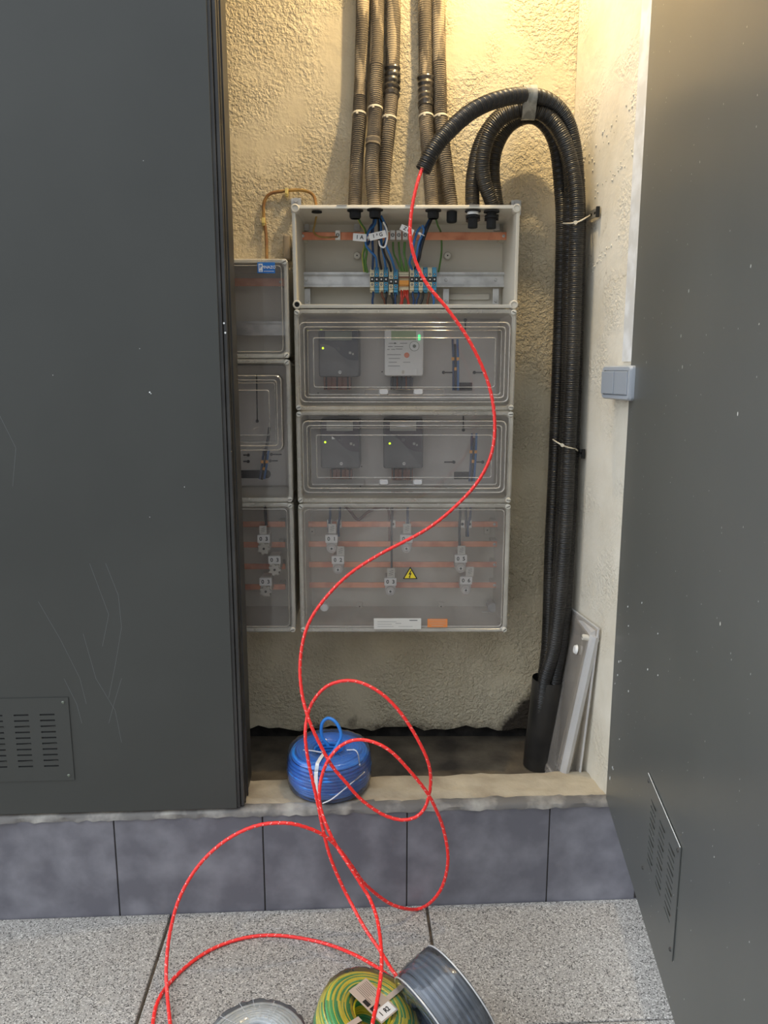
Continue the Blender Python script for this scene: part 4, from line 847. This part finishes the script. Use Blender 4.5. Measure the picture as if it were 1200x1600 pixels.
# fixing lugs outside the boxes
for px, py, sg in ((463, 315, 1), (806, 318, -1)):
    p = at(px, py, 2.085); r = thing('fixing_lug', p, 'galvanised fixing lug on the wall at the top '+('left' if sg > 0 else 'right')+' corner of the open box', 'bracket')
    q = MB(); q.box(p+Vector((-.013, -.006, -.030)), p+Vector((.013, -.002, .006)), .001); q.box(p+Vector((-.013, -.006, .004)), p+Vector((.013, .03, .007)), .001); q.build('plate', 'steel', r)
    q = MB(); q.lathe(p+Vector((0, -.006, 0)), [(.008, 0), (.008, .002), (.005, .002), (.0045, .006)], 12); q.build('bolt', 'steel', r)
p = at(449, 388, 2.09); q = MB(); q.box(p+Vector((-.009, -.02, -.03)), p+Vector((.009, .024, .03)), .004); tag(q.build('mounting_clip', 'conduit', origin=p), 'small olive grey mounting clip between the two box columns', 'clip')

# ============================================================ GREY CONDUITS
def corrugate(path, r, amp, pitch, n=14):
    def rf(i, L): return r + amp*math.cos(2*math.pi*L/pitch)
    return rf
def conduit(pts, r, label, tie_at, tape_at=None, split=.55, zend=None):
    P = [at(*p) for p in pts]
    if zend: P[-1].z = zend
    P = smooth_path(P, .0013); N = len(P); base = P[-1]
    root = thing('conduit', base, label, 'conduit', 'dusty grey conduits above the open box')
    def split_i(z): return min(range(N), key=lambda i: abs(P[i].z-z))
    k = split_i(split)
    q = MB(); q.sweep(P[:k+1], lambda i, L: r+.0009*math.cos(2*math.pi*L/.0052)*.5, 14); q.build('smeared_upper_tube', 'smear', root, smooth=60)
    q = MB(); q.sweep(P[k:], lambda i, L: r*.985+.0011*math.cos(2*math.pi*L/.0052), 14); q.build('ribbed_lower_tube', 'conduit', root, smooth=60)
    for z in tie_at:
        i = split_i(z); c = P[i]; t = (P[i+5]-P[i-5]).normalized(); q = MB(); q.cyl(c-t*.0022, c+t*.0022, r+.0022, n=18); s = c+Vector((-.3*r, -r-.003, 0)); q.box(s+Vector((-.003, -.0025, -.003)), s+Vector((.003, .002, .003)), .0008)
        q.build('cable_tie', 'tie', root)
    if tape_at:
        za, zb, mt = tape_at; ia, ib = sorted((split_i(za), split_i(zb))); q = MB(); pts_ = P[ia:ib:3]
        rn = [random.uniform(.0015, .0034) for _ in range(60)]
        q.sweep(pts_, lambda i, L: r+rn[int(L/.011) % 60]+.0012*math.sin(L*400), 16, shape=lambda a, L: 1+.05*math.sin(3*a+L*60)); q.build('tape_wrap', mt, root, smooth=30)
RC = .0172
Yc1 = 2.088; zc = zt[0]+.001
def zat(py, Y=2.06): return at(600, py, Y).z
conduit([(567, -120, Yc1), (567, 0, Yc1), (564, 120, Yc1), (561, 190, 2.06), (557, 260, 2.04), (554, 335, 2.02)], RC*.97, 'leftmost grey conduit of the left three', [zat(179)], None, zat(150), zc)
conduit([(590, -120, Yc1), (590, 0, Yc1), (588, 110, 2.07), (586, 180, 2.05), (583, 226, 2.02), (581, 262, 2.0), (585, 335, 1.985)], RC*.97, 'middle grey conduit of the left three, with a lumpy joint in front', [zat(172)], (zat(218, 2.02), zat(232, 2.02), 'conduit'), zat(100), zc)
conduit([(615, -120, Yc1), (615, 0, Yc1), (613, 120, Yc1), (608, 190, 2.06), (601, 260, 2.05), (596, 335, 2.05)], RC*1.02, 'right grey conduit of the left three, wrapped in black tape', [zat(186)], (zat(98), zat(150), 'tape'), zat(100), zc)
conduit([(664, -120, Yc1), (664, 0, Yc1), (665, 120, Yc1), (666, 190, 2.06), (671, 260, 2.03), (676, 335, 2.0)], RC*1.0, 'taped grey conduit nearest the red rope', [zat(183)], (zat(114), zat(168), 'tape'), zat(116), zc)
conduit([(685, -120, Yc1), (685, 0, Yc1), (687, 120, Yc1), (689, 190, 2.065), (697, 260, 2.05), (707, 335, 2.04)], RC*.97, 'rightmost grey conduit, crossed by the black corrugated arc', [zat(182)], None, zat(90), zc)
conduit([(676, -120, 2.10), (676, 0, 2.10), (678, 150, 2.10), (684, 250, 2.095), (690, 335, 2.085)], RC*.7, 'thin grey conduit half hidden behind the right pair', [], None, zat(90), zc)

# ============================================================ BLACK CORRUGATED TUBES
def corr(pts, r, label, zend=None, open_end=False):
    P = [at(*p) for p in pts]
    if zend: P[-1].z = zend
    P = smooth_path(P, .00125); q = MB()
    q.sweep(P, lambda i, L: r+.0009*math.cos(2*math.pi*L/.0046), 16, caps=not open_end)
    o = q.build('corrugated_tube', 'corr', origin=P[-1], smooth=60); tag(o, label, 'corrugated tube', 'black corrugated tubes down the right side')
    if open_end:
        c = P[0]; t = (P[0]-P[12]).normalized(); q = MB(); q.cyl(c-t*.002, c-t*.012, r*.86, n=16); q.build('tube_bore', 'black', o)
    return o
rb = .0172; YT = 1.985
foot = lambda px, Y: (px, 1180, Y)
corr([(661, 266, 1.80), (679, 232, 1.80), (705, 201, 1.81), (740, 172, 1.83), (780, 155, 1.86), (822, 149, 1.90), (858, 158, 1.93), (884, 185, 1.95), (897, 230, 1.96), (903, 300, 1.965), (904, 380, 1.965), (899, 560, 1.965), (894, 700, 1.96), (888, 850, 1.95), (880, 980, 1.95), (866, 1070, 1.955), (859, 1150, 1.957)], rb, 'corrugated tube arching furthest left, its open end holding the red rope', open_end=True)
corr([(768, 345, 1.99), (768, 318, 1.985), (757, 285, 1.975), (754, 250, 1.965), (764, 210, 1.955), (786, 183, 1.945), (822, 171, 1.935), (855, 182, 1.935), (878, 212, 1.935), (893, 258, 1.94), (901, 320, 1.93), (899, 420, 1.935), (895, 560, 1.93), (889, 700, 1.93), (882, 850, 1.925), (868, 1000, 1.935), (850, 1070, 1.95), (843, 1150, 1.957)], rb, 'corrugated tube arching into the rightmost gland, uppermost of the lower arcs')
corr([(739, 345, 1.99), (738, 310, 1.995), (740, 270, 2.0), (752, 222, 2.0), (778, 184, 2.0), (815, 166, 2.0), (852, 180, 2.0), (880, 222, 2.0), (892, 280, 2.0), (890, 360, 2.0), (888, 560, 2.0), (883, 700, 2.0), (876, 850, 1.99), (866, 1000, 1.99), (861, 1070, 1.995), (857, 1150, 1.997)], rb, 'corrugated tube arching into the gland second from right')
0 and corr([(775, 260, 2.075), (772, 240, 2.06), (780, 215, 2.045), (800, 188, 2.04), (830, 178, 2.04), (856, 192, 2.035), (872, 228, 2.035), (880, 290, 2.035), (882, 370, 2.03), (876, 560, 2.03), (869, 720, 2.03), (862, 850, 2.03), (856, 1000, 2.03), (846, 1120, 2.03)], rb, 'innermost corrugated arc, tucked behind the others against the wall') if False else None
corr([(778, 335, 2.045), (773, 300, 2.045), (770, 262, 2.045), (777, 226, 2.045), (797, 195, 2.045), (828, 182, 2.045), (853, 196, 2.04), (869, 230, 2.04), (876, 290, 2.04), (879, 370, 2.04), (873, 560, 2.04), (867, 720, 2.04), (861, 850, 2.035), (856, 1000, 2.03), (848, 1070, 2.0), (842, 1150, 1.998)], rb, 'innermost corrugated arc, tucked behind the others against the wall')
0 and corr([(889, 190, 2.04), (899, 225, 2.045), (904, 300, 2.045), (903, 420, 2.04), (897, 600, 2.03), (890, 800, 2.025), (880, 1000, 2.02), (862, 1120, 2.02)], rb*.9, 'corrugated tube in the corner behind the bundle') if False else None
# wide sleeve the bundle runs into
P = smooth_path([at(857, 1060, 1.975), at(852, 1110, 1.976), at(845, 1165, 1.977), at(842, 1195, 1.977)], .01)
q = MB(); q.sweep(P, .0455, 24, caps=False, shape=lambda a, L: 1-.05*abs(math.sin(a))); q.sweep(P, .043, 24, caps=False, shape=lambda a, L: 1-.05*abs(math.sin(a))); tag(q.build('duct_sleeve', 'corr', origin=P[-1], smooth=True), 'wide black duct sleeve at the foot of the corrugated tubes', 'duct')
# grey tape binding the two front arcs
c1, c2 = at(828, 150, 1.905), at(826, 172, 1.936); q = MB()
ax = Vector((1, 0, .02)); rr = .0215
loop = []
for t in range(40):
    a = 2*math.pi*t/40; d = Vector((0, math.sin(a), math.cos(a))); base_ = c1 if d.dot((c1-c2).normalized()) > 0 else c2; loop.append(base_+d*(rr+.0006*random.random()))
vs = [p+Vector((-.017, 0, 0)) for p in loop]+[p+Vector((.0, -.0005, .0006)) for p in loop]+[p+Vector((.014, 0, 0)) for p in loop]
q.add(vs, [(j*40+i, j*40+(i+1) % 40, (j+1)*40+(i+1) % 40, (j+1)*40+i) for j in range(2) for i in range(40)])
tag(q.build('tape_band', 'tape_grey', origin=c1, smooth=True), 'grey tape band binding the corrugated arcs at their crest', 'tape')
# slotted brackets and ties holding the tubes to the side wall
for (px, py, tp, lab) in ((935, 331, [(880, 349), (893, 349), (905, 346), (916, 340)], 'upper'), (912, 709, [(864, 687), (872, 692), (884, 698), (900, 702)], 'lower')):
    n = Vector((-1, -.139, 0)).normalized(); pw = on_plane(px+4, py, (.487, WALL_Y, 0), n); root = thing('slotted_bracket', pw, f'{lab} slotted metal strip on the side wall, tied to the black tubes', 'bracket', 'slotted strips on the side wall')
    far = Vector((wx(1.97)-.012, 1.99, pw.z-(.0 if lab == 'upper' else -.0))); near = pw+n*.008; q = MB()
    d = (far-near); dv = Vector((0, 0, .010)); th = n*.002
    q.add([near-dv, near+dv, far+dv, far-dv, near-dv-th, near+dv-th, far+dv-th, far-dv-th], [(0,1,2,3), (4,7,6,5), (0,4,5,1), (2,6,7,3), (1,5,6,2), (0,3,7,4)]); q.build('strip', 'steel', root)
    q = MB()
    for f in (.22, .5, .78):
        c = near+d*f+n*.0005; u = d.normalized()*.005; v = Vector((0, 0, .0028)); q.add([c-u-v, c+u-v, c+u+v, c-u+v], [(0, 1, 2, 3)])
    c = near; q.box(c+Vector((-.004, -.004, -.012)), c+Vector((.004, .004, .012)), .001); q.build('slot', 'black', root)
    P = smooth_path([at(*tp[0], 1.99), at(*tp[1], 1.918 if lab == 'upper' else 1.905), at(*tp[2], 1.912 if lab == 'upper' else 1.905), at(tp[3][0], tp[3][1], 1.925), near.lerp(far, .6)], .005)
    q = MB(); q.sweep(P, .0019, 6); q.lathe(P[len(P)//2]+Vector((0, 0, 0)), [(.0045, -.002), (.0045, .004)], 8); tag(q.build('cable_tie', 'tie', origin=P[0]), f'cream cable tie pulling the black tubes to the {lab} slotted strip', 'cable tie', 'ties around the black tubes')
# white plaster flecks on the tubes
q = MB()
for (px, py) in ((903, 262), (905, 300), (902, 280), (895, 672), (889, 740), (862, 925), (878, 1000)):
    p = at(px, py, 1.912); q.box(p+Vector((-.002, 0, -.006)), p+Vector((.0015, .003, .006)), .0008)
# thin brown cable from the left box to the open box
P = smooth_path([at(417, 408, 2.09), at(416, 370, 2.102), at(412, 335, 2.104), at(413, 315, 2.104), at(422, 303, 2.104), at(440, 299, 2.104), at(462, 297, 2.104), at(480, 299, 2.10), at(491, 308, 2.09), at(496, 335, 2.03)], .006)
q = MB(); q.sweep(P, .0040, 10); cb = tag(q.build('cable', 'cable_brown', origin=P[0], smooth=True), 'thin brown cable arching over the small top-left box', 'cable')
for px, py in ((448, 299), (412, 345)):
    p = at(px, py, 2.10); q = MB(); q.box(p+Vector((-.004, -.007, -.007)), p+Vector((.004, .012, .007)), .0015); q.box(p+Vector((-.004, -.004, -.012)), p+Vector((.003, .012, -.006)), .001); q.build('cable_clip', 'clip', cb)

# light switch on the side wall
n = Vector((-1, -.139, 0)).normalized(); al = Vector((.139, -1, 0)).normalized()
far = on_plane(940, 598, Vector((wx(1.8), 1.8, 0))+n*.034, n); near = on_plane(984, 598, Vector((wx(1.8), 1.8, 0))+n*.034, n); c = (far+near)/2; hw = (near-far).length/2
T_SW = Matrix(((al.x, -n.x, 0, c.x-n.x*.0), (al.y, -n.y, 0, c.y), (0, 0, 1, c.z), (0, 0, 0, 1)))
root = thing('light_switch', c-n*.034, 'grey double rocker light switch on the right wall by the open door', 'light switch')
q = MB(); q.loft([(-hw, hw, -.037, .037, .008, .034), (-hw, hw, -.037, .037, .008, .006), (-hw+.003, hw-.003, -.034, .034, .008, .0), (-hw+.010, hw-.010, -.027, .027, .004, .0), (-hw+.010, hw-.010, -.027, .027, .004, .003)], T=T_SW); q.build('back_box', 'switch', root, smooth=30)
for a, b in ((-hw+.011, -.0015), (.0015, hw-.011)): q = MB(); q.box((a, -.004, -.025), (b, .004, .025), .002, 0, T_SW @ Matrix.Rotation(R(2), 4, 'Z')); q.build('rocker', 'switch_key', root)

# leaning spare covers
def quad_frame(A, B, C, D):
    x = (B-A).normalized(); z = (D-A).normalized(); y = z.cross(x).normalized(); return x, y, z
fn = Vector((.4995, 2.03, .655)); nn_ = Vector((.5035, 1.80, .650)); fb = Vector((.425, 2.05, FLOOR_Z+.004)); nb = Vector((.4475, 1.845, FLOOR_Z+.004))
def lean_cover(ft, nt, nb, fb, depth, label, matl, screws=True, knob=True, skew=Vector((1, 0, 0))):
    root = thing('spare_cover', (nb+fb)/2, label, 'plastic cover'); n = (nt-ft).cross(fb-ft).normalized()
    if n.x > 0: n = -n
    q = MB(); o = -n*depth; c = [ft, nt, nb, fb]
    def pt(u, v, d): return (ft.lerp(nt, u)).lerp(fb.lerp(nb, u), v) - n*d
    def ring(i, d): return [pt(i, i*.5, d), pt(1-i, i*.5, d), pt(1-i, 1-i*.5, d), pt(i, 1-i*.5, d)]
    R_ = [ring(0, depth), ring(0, .004), ring(.02, 0), ring(.10, 0), ring(.115, .004)]
    vs = [v for r_ in R_ for v in r_]; q.add(vs, [(j*4+i, j*4+(i+1) % 4, (j+1)*4+(i+1) % 4, (j+1)*4+i) for j in range(4) for i in range(4)]+[(16, 17, 18, 19)])
    q.build('panel', matl, root)
    q = MB()
    for i in range(4): 
        a, b = pt(*[(0, 0), (1, 0), (1, 1), (0, 1)][i], depth*.5), pt(*[(1, 0), (1, 1), (0, 1), (0, 0)][i], depth*.5); q.sweep([a, b], depth*.42, 8)
    q.build('rim', 'clear_rim', root, smooth=True)
    if screws:
        for u, v in ((.03, .025), (.97, .025), (.97, .975), (.03, .975)): q = MB(); p = pt(u, v, -.012); q.cyl(p, pt(u, v, depth), .0075, n=14); q.cyl(p, p+n*.001, .0055, n=12, mi=0); q.box(p+n*.0014+Vector((-.0006, -.005, -.0008)), p+n*.0022+Vector((.0006, .005, .0008)), 0, 1); q.build('corner_screw', ['screw', 'ink'], root)
    if knob: q = MB(); p = pt(.72, .15, 0); q.cyl(p, p+n*.006, .0125, .010, n=16); q.build('filler_plug', 'white', root, smooth=True)
    return root
lean_cover(fn, nn_, nb, fb, .030, 'clear plastic cover leaning on the side wall, its slanted face towards the boxes', 'clear_lid')
a = Vector((wx(2.03)-.010, 2.03, .662)); b = Vector((wx(1.79)-.012, 1.79, .668)); c2_ = Vector((wx(1.84)-.022, 1.84, FLOOR_Z+.003)); d2_ = Vector((wx(2.03)-.035, 2.03, FLOOR_Z+.003))
lean_cover(a, b, c2_, d2_, .007, 'clear plastic cover standing almost flat on the side wall, behind the slanted one', 'clear_lid', False, False)
# dark grey block seen through the foot of the cover
p = Vector((.36, 1.99, FLOOR_Z)); q = MB(); q.box((p.x-.03, 1.93, FLOOR_Z), (p.x+.045, 2.0, FLOOR_Z+.075), .006); tag(q.build('rubble_block', 'mortar', origin=p), 'dark block on the closet floor behind the foot of the leaning cover', 'block') if False else None

# ============================================================ COILS
def coil(name, T, Ro, Ri, H, wr, mats, label, mfun=None, group='coils of electrical wire', parts=True, jitter=.0006, layers=None):
    root = thing(name, T @ Vector((0, 0, 0)), label, 'wire coil', group); q = MB(); rows = max(3, int(H/(wr*1.86))); colsn = max(2, int((Ro-Ri)/(wr*1.8)))
    for j in range(rows):
        zf = j/(rows-1); bulge = 1-.16*abs(2*zf-1)**3
        for i in range(colsn):
            if 1 < j < rows-2 and 0 < i < colsn-1: continue
            rr_ = Ri+(Ro*bulge-wr-Ri)*(i/(colsn-1))+wr*.5; z = wr+(H-2*wr)*zf
            if j in (0, rows-1): z += -(1 if j else -1)*wr*1.6*abs(2*i/(colsn-1)-1)**4
            ph = random.uniform(0, 6.28); tw = random.uniform(0, 6); ecc = random.uniform(-1, 1)*jitter*2; n_ = 72; pts = []
            for k in range(n_):
                t = 2*math.pi*k/n_; r_ = rr_+ecc*math.sin(t*2+ph)+jitter*math.sin(5*t+ph*2); pts.append(T @ Vector((r_*math.cos(t), r_*math.sin(t), z+jitter*math.sin(3*t+ph))))
            sh = int(tw)
            q.sweep(pts, wr, 8, closed=True, mfun=(lambda a_, b_, sh=sh: mfun((b_+sh+(a_//36)) % 8)) if mfun else None)
    q.build('windings', mats, root, smooth=True); return root
def film(root, T, Ro, Ri, H, seam=True, wr=.003, amp=.0012):
    q = MB(); prof = []; n = 72
    for k in range(11):
        f = k/10; a = math.pi*f; prof.append((Ro-.012+.0145*math.sin(a)**.5 if 0 < f < 1 else Ro-.012, H/2-(H/2+.0012)*math.cos(a) if 0 < f < 1 else (-.0006 if f == 0 else H+.001)))
    prof = [(Ri+.004, -.0003), (Ro*.6, -.0008)] + prof + [(Ro*.72, H+.002), (Ri+.006, H+.0008), (Ri-.001, H-.01)]
    prof[:2] = [(Ri+.004, .0004), (Ro*.6, .0004)]; vs = []
    for r_, h in prof:
        for i in range(n):
            t = 2*math.pi*i/n; w = amp*(math.sin(17*t+h*90)*.5+math.sin(31*t+h*40)*.5+random.uniform(-.4, .4)); vs.append(T @ Vector(((r_+w)*math.cos(t), (r_+w)*math.sin(t), max(h+w*.4, .0003))))
    q.add(vs, [(j*n+i, j*n+(i+1) % n, (j+1)*n+(i+1) % n, (j+1)*n+i) for j in range(len(prof)-1) for i in range(n)]); return q.build('plastic_wrap', 'film', root, smooth=70)
# blue coil on the sill
TB_ = Matrix.Translation((-.137, 1.772, SILL_Z+.004)); RoB, HB = .103, .098
cb_ = coil('wire_coil', TB_, RoB, .036, HB, .0041, ['coil_blue'], 'bright blue wire coil in clear film sitting on the closet sill')
film(cb_, TB_, RoB, .036, HB)
P = smooth_path([at(513, 1165, 1.78), at(503, 1150, 1.78), at(503, 1131, 1.78), at(513, 1122, 1.78), at(526, 1130, 1.775), at(533, 1148, 1.77), at(528, 1162, 1.765), at(517, 1178, 1.74), at(495, 1192, 1.70), at(472, 1193, 1.70), at(459, 1180, 1.73), at(463, 1166, 1.78), at(480, 1160, 1.82), at(497, 1170, 1.80)], .005)
q = MB(); q.sweep(P, .0041, 10); q.build('loose_end', 'coil_blue', cb_, smooth=True)
def strap(root, T, ang, Ro, Ri, H, w, m, name='strap'):
    q = MB(); loop = [(Ri-.002, H*.5), (Ri+.002, H+.002), ((Ri+Ro)/2, H+.005), (Ro-.01, H+.004), (Ro+.0015, H*.85), (Ro+.004, H*.5), (Ro+.0015, H*.15), (Ro-.012, .0004)]
    for (r0, h0), (r1, h1) in zip(loop, loop[1:]):
        q.add([T @ (Matrix.Rotation(ang, 4, 'Z') @ Vector((r, s, h))) for r, h, s in ((r0, h0, -w/2), (r0, h0, w/2), (r1, h1, w/2), (r1, h1, -w/2))], [(0, 1, 2, 3)])
    q.build(name, m, root, smooth=True, recalc=False)
strap(cb_, TB_, R(-103), RoB, .036, HB, .009, 'white')
q = MB()
for path in ([(505, 1247), (520, 1240), (545, 1224), (570, 1215)], [(540, 1178), (556, 1190), (562, 1200)], [(470, 1165), (485, 1157), (500, 1158)]):
    P = [on_plane(px, py, (0, TB_.translation.y-RoB*.8, 0), Vector((0, 1, 0))) for px, py in path]
    P2 = []
    for p in P:
        d = Vector((p.x-TB_.translation.x, 0)); xx = max(-.09, min(.09, p.x+.137)); z = p.z
        zt_ = SILL_Z+HB+.004
        if z > zt_-.004: r_ = on_z(600+(p.x/p.y)*1000, 1190, zt_+.004); P2.append(Vector((p.x, TB_.translation.y-.02-.02*random.random(), zt_+.0045)))
        else: P2.append(Vector((TB_.translation.x+xx, TB_.translation.y-math.sqrt(max(.0001, (RoB+.003)**2-xx*xx)), z)))
    q.sweep(smooth_path(P2, .006), .0016, 6)
q.build('film_seam', 'film_seam', cb_)
# green-yellow coil
def TT(c, ax, spin=0):
    ax = Vector(ax).normalized(); return Matrix.Translation(Vector(c)) @ Vector((0, 0, 1)).rotation_difference(ax).to_matrix().to_4x4()
gy = lambda k: 1 if k in (0, 1, 2) else 0
HG = .085; RG = .099; axg = Vector((.30, -.06, .95)).normalized(); tilt = math.sqrt(1-axg.z**2)
cg = Vector((-.046, 1.248, RG*tilt+.002)); TG = TT(cg, axg)
gc = coil('wire_coil', TG, RG, .035, HG, .0031, ['gy_green', 'gy_yellow'], 'green and yellow striped wire coil with beige paper label on the pavement', mfun=gy)
film(gc, TG, RG, .035, HG); strap(gc, TG, R(48), RG, .035, HG, .010, 'tanpaper'); strap(gc, TG, R(228), RG, .035, HG, .010, 'tanpaper')
Tl = TG @ Matrix.Translation((-.002, .012, HG+.008)) @ Matrix.Rotation(R(-38), 4, 'Z') @ Matrix.Rotation(R(-4), 4, 'X') @ Matrix.Scale(1.3, 4)
q = MB(); q.box((-.032, -.021, 0), (.032, .021, .0006), 0, 0, Tl); lbl = q.build('paper_label', 'tanpaper', gc)
q = MB()
for k in range(8): q.box((-.028, .016-k*.0035, .0007), (-.028+random.uniform(.018, .030), .0165-k*.0035, .0009), 0, 0, Tl)
q.box((.006, -.018, .0007), (.012, .002, .0009), 0, 0, Tl); q.box((-.008, -.018, .0007), (.003, -.010, .0009), 0, 0, Tl)
q.build('print', 'ink', lbl)
q = MB(); q.box((.014, -.019, .0007), (.030, .018, .0009), 0, 0, Tl); q.build('white_field', 'tag', lbl)
q = MB(); Tx = Tl @ Matrix.Translation((.022, -.001, .0012)) @ Matrix.Rotation(R(90), 4, 'Z') @ Matrix.Rotation(R(-90), 4, 'X')
text_mb(q, '1  R2', .010, (0, 0, 0), 0, bold=.0002); q.v = [Tx @ v for v in q.v]; q.build('lettering', 'ink', lbl)
# dark grey coil standing on its rim
axd = Vector((.74, .50, .36)).normalized(); HD = .092; RD = .094; tl_ = math.sqrt(1-axd.z**2); cd = Vector((.079, 1.228, RD*tl_*.93+.012)); TD = TT(cd, axd)
dc = coil('wire_coil', TD, RD, .04, HD, .0060, ['coil_grey'], 'slate grey thick wire coil in clear film, tipped on its rim beside the striped coil')
film(dc, TD, RD+.002, .04, HD)
q = MB()
for h in (.004, HD-.004): q.sweep([TD @ Vector(((RD+.001)*math.cos(t), (RD+.001)*math.sin(t), h)) for t in [2*math.pi*i/60 for i in range(60)]], .0016, 6, closed=True)
q.build('film_seam', 'film_seam', dc)
# pale coil, mostly out of frame
TC = Matrix.Translation((-.240, 1.234, .003)); cc = coil('wire_coil', TC, .098, .036, .055, .0040, ['coil_clear'], 'pale grey wire coil under clear film, cut by the bottom edge of the photo')
film(cc, TC, .098, .036, .055, amp=.002); 
q = MB()
for k in range(9):
    t = R(40+random.uniform(0, 110)); r0, r1 = .04+.01*random.random(), .06+.035*random.random(); q.sweep([TC @ Vector((r0*math.cos(t), r0*math.sin(t), .059)), TC @ Vector((r1*math.cos(t+.1), r1*math.sin(t+.1), .0595))], .0005, 4)
q.build('film_crease', 'film_seam', cc)

# ============================================================ RED ROPE
def G(px, py, z=.005): return on_z(px, py, z)
rp = [at(667, 243, 1.803), at(660, 262, 1.79), at(651, 290, 1.775), at(643, 330, 1.765), at(641, 370, 1.76), at(650, 410, 1.76), at(668, 445, 1.755), at(700, 484, 1.75), at(733, 532, 1.745), at(760, 590, 1.74), at(772, 645, 1.73), at(770, 700, 1.72),
      at(751, 746, 1.715), at(715, 788, 1.71), at(665, 828, 1.705), at(590, 868, 1.70), at(540, 902, 1.69), at(500, 945, 1.67), at(478, 985, 1.655), at(469, 1035, 1.64), at(472, 1085, 1.62), at(484, 1128, 1.60),
      at(501, 1165, 1.595), at(519, 1197, 1.595), at(540, 1222, 1.595), at(562, 1247, 1.60), at(590, 1268, 1.60), at(612, 1278, 1.60), at(634, 1281, 1.60), at(655, 1273, 1.60), at(668, 1252, 1.60), at(673, 1215, 1.60), at(664, 1178, 1.60),
      at(632, 1122, 1.61), at(595, 1083, 1.62), at(553, 1064, 1.63), at(515, 1070, 1.635), at(491, 1093, 1.63), at(480, 1120, 1.62), at(477, 1150, 1.60), at(481, 1185, 1.59), at(489, 1222, 1.585), at(497, 1258, 1.58), at(505, 1297, 1.57), at(515, 1336, 1.56), at(531, 1376, 1.55),
      at(549, 1412, 1.53), at(570, 1450, 1.48), at(595, 1487, 1.43), at(612, 1515, 1.385), at(621, 1527, 1.37), at(611, 1528, 1.375), at(590, 1512, 1.42), at(550, 1490, 1.48), G(500, 1472), G(440, 1462), G(390, 1464), G(340, 1479), G(300, 1503), G(266, 1535), G(246, 1566), G(238, 1604), G(232, 1660),
      G(250, 1700), G(268, 1660), G(266, 1604, .006), at(261, 1550, 1.385), at(260, 1508, 1.42), at(266, 1455, 1.45), at(281, 1402, 1.47), at(310, 1353, 1.49), at(350, 1315, 1.50), at(398, 1291, 1.505), at(445, 1286, 1.51), at(482, 1294, 1.52), at(510, 1308, 1.53), at(530, 1327, 1.54), at(549, 1352, 1.555), at(570, 1381, 1.575),
      at(603, 1408, 1.60), at(630, 1419, 1.615), G(655, 1420, .006), at(677, 1406, 1.62), at(693, 1380, 1.61), at(700, 1340, 1.60), at(693, 1296, 1.60), at(680, 1262, 1.59), at(667, 1238, 1.585), at(645, 1210, 1.58), at(613, 1176, 1.58), at(585, 1160, 1.585), at(557, 1156, 1.59), at(533, 1165, 1.595), at(514, 1186, 1.59), at(503, 1212, 1.585),
      at(499, 1238, 1.575), at(501, 1262, 1.57), at(509, 1287, 1.555), at(523, 1317, 1.54), at(544, 1350, 1.52), at(563, 1380, 1.51), at(578, 1405, 1.495), at(589, 1435, 1.43), at(595, 1475, 1.36), at(596, 1515, 1.30), at(590, 1560, 1.24), at(582, 1600, 1.183), at(574, 1650, 1.10)]
P = smooth_path(rp, .0022); pitch = .0165
rr_rope = .0037
def rshape(a, L): return 1+.16*abs(math.cos(1.5*(a+2*math.pi*L/pitch/3*1)))-.08
q = MB(); n_ = 12
q.sweep(P, rr_rope, n_, shape=rshape, mfun=lambda i, k: 1 if ((k+int(i*.0022/pitch*n_/1)) % n_ in (0,)) and (i // 2) % 2 == 0 else 0)
tag(q.build('pulling_rope', ['rope', 'rope_fleck'], origin=P[0], smooth=50), 'twisted red pulling rope hanging from the black tube and looping over the curb and pavement', 'rope')
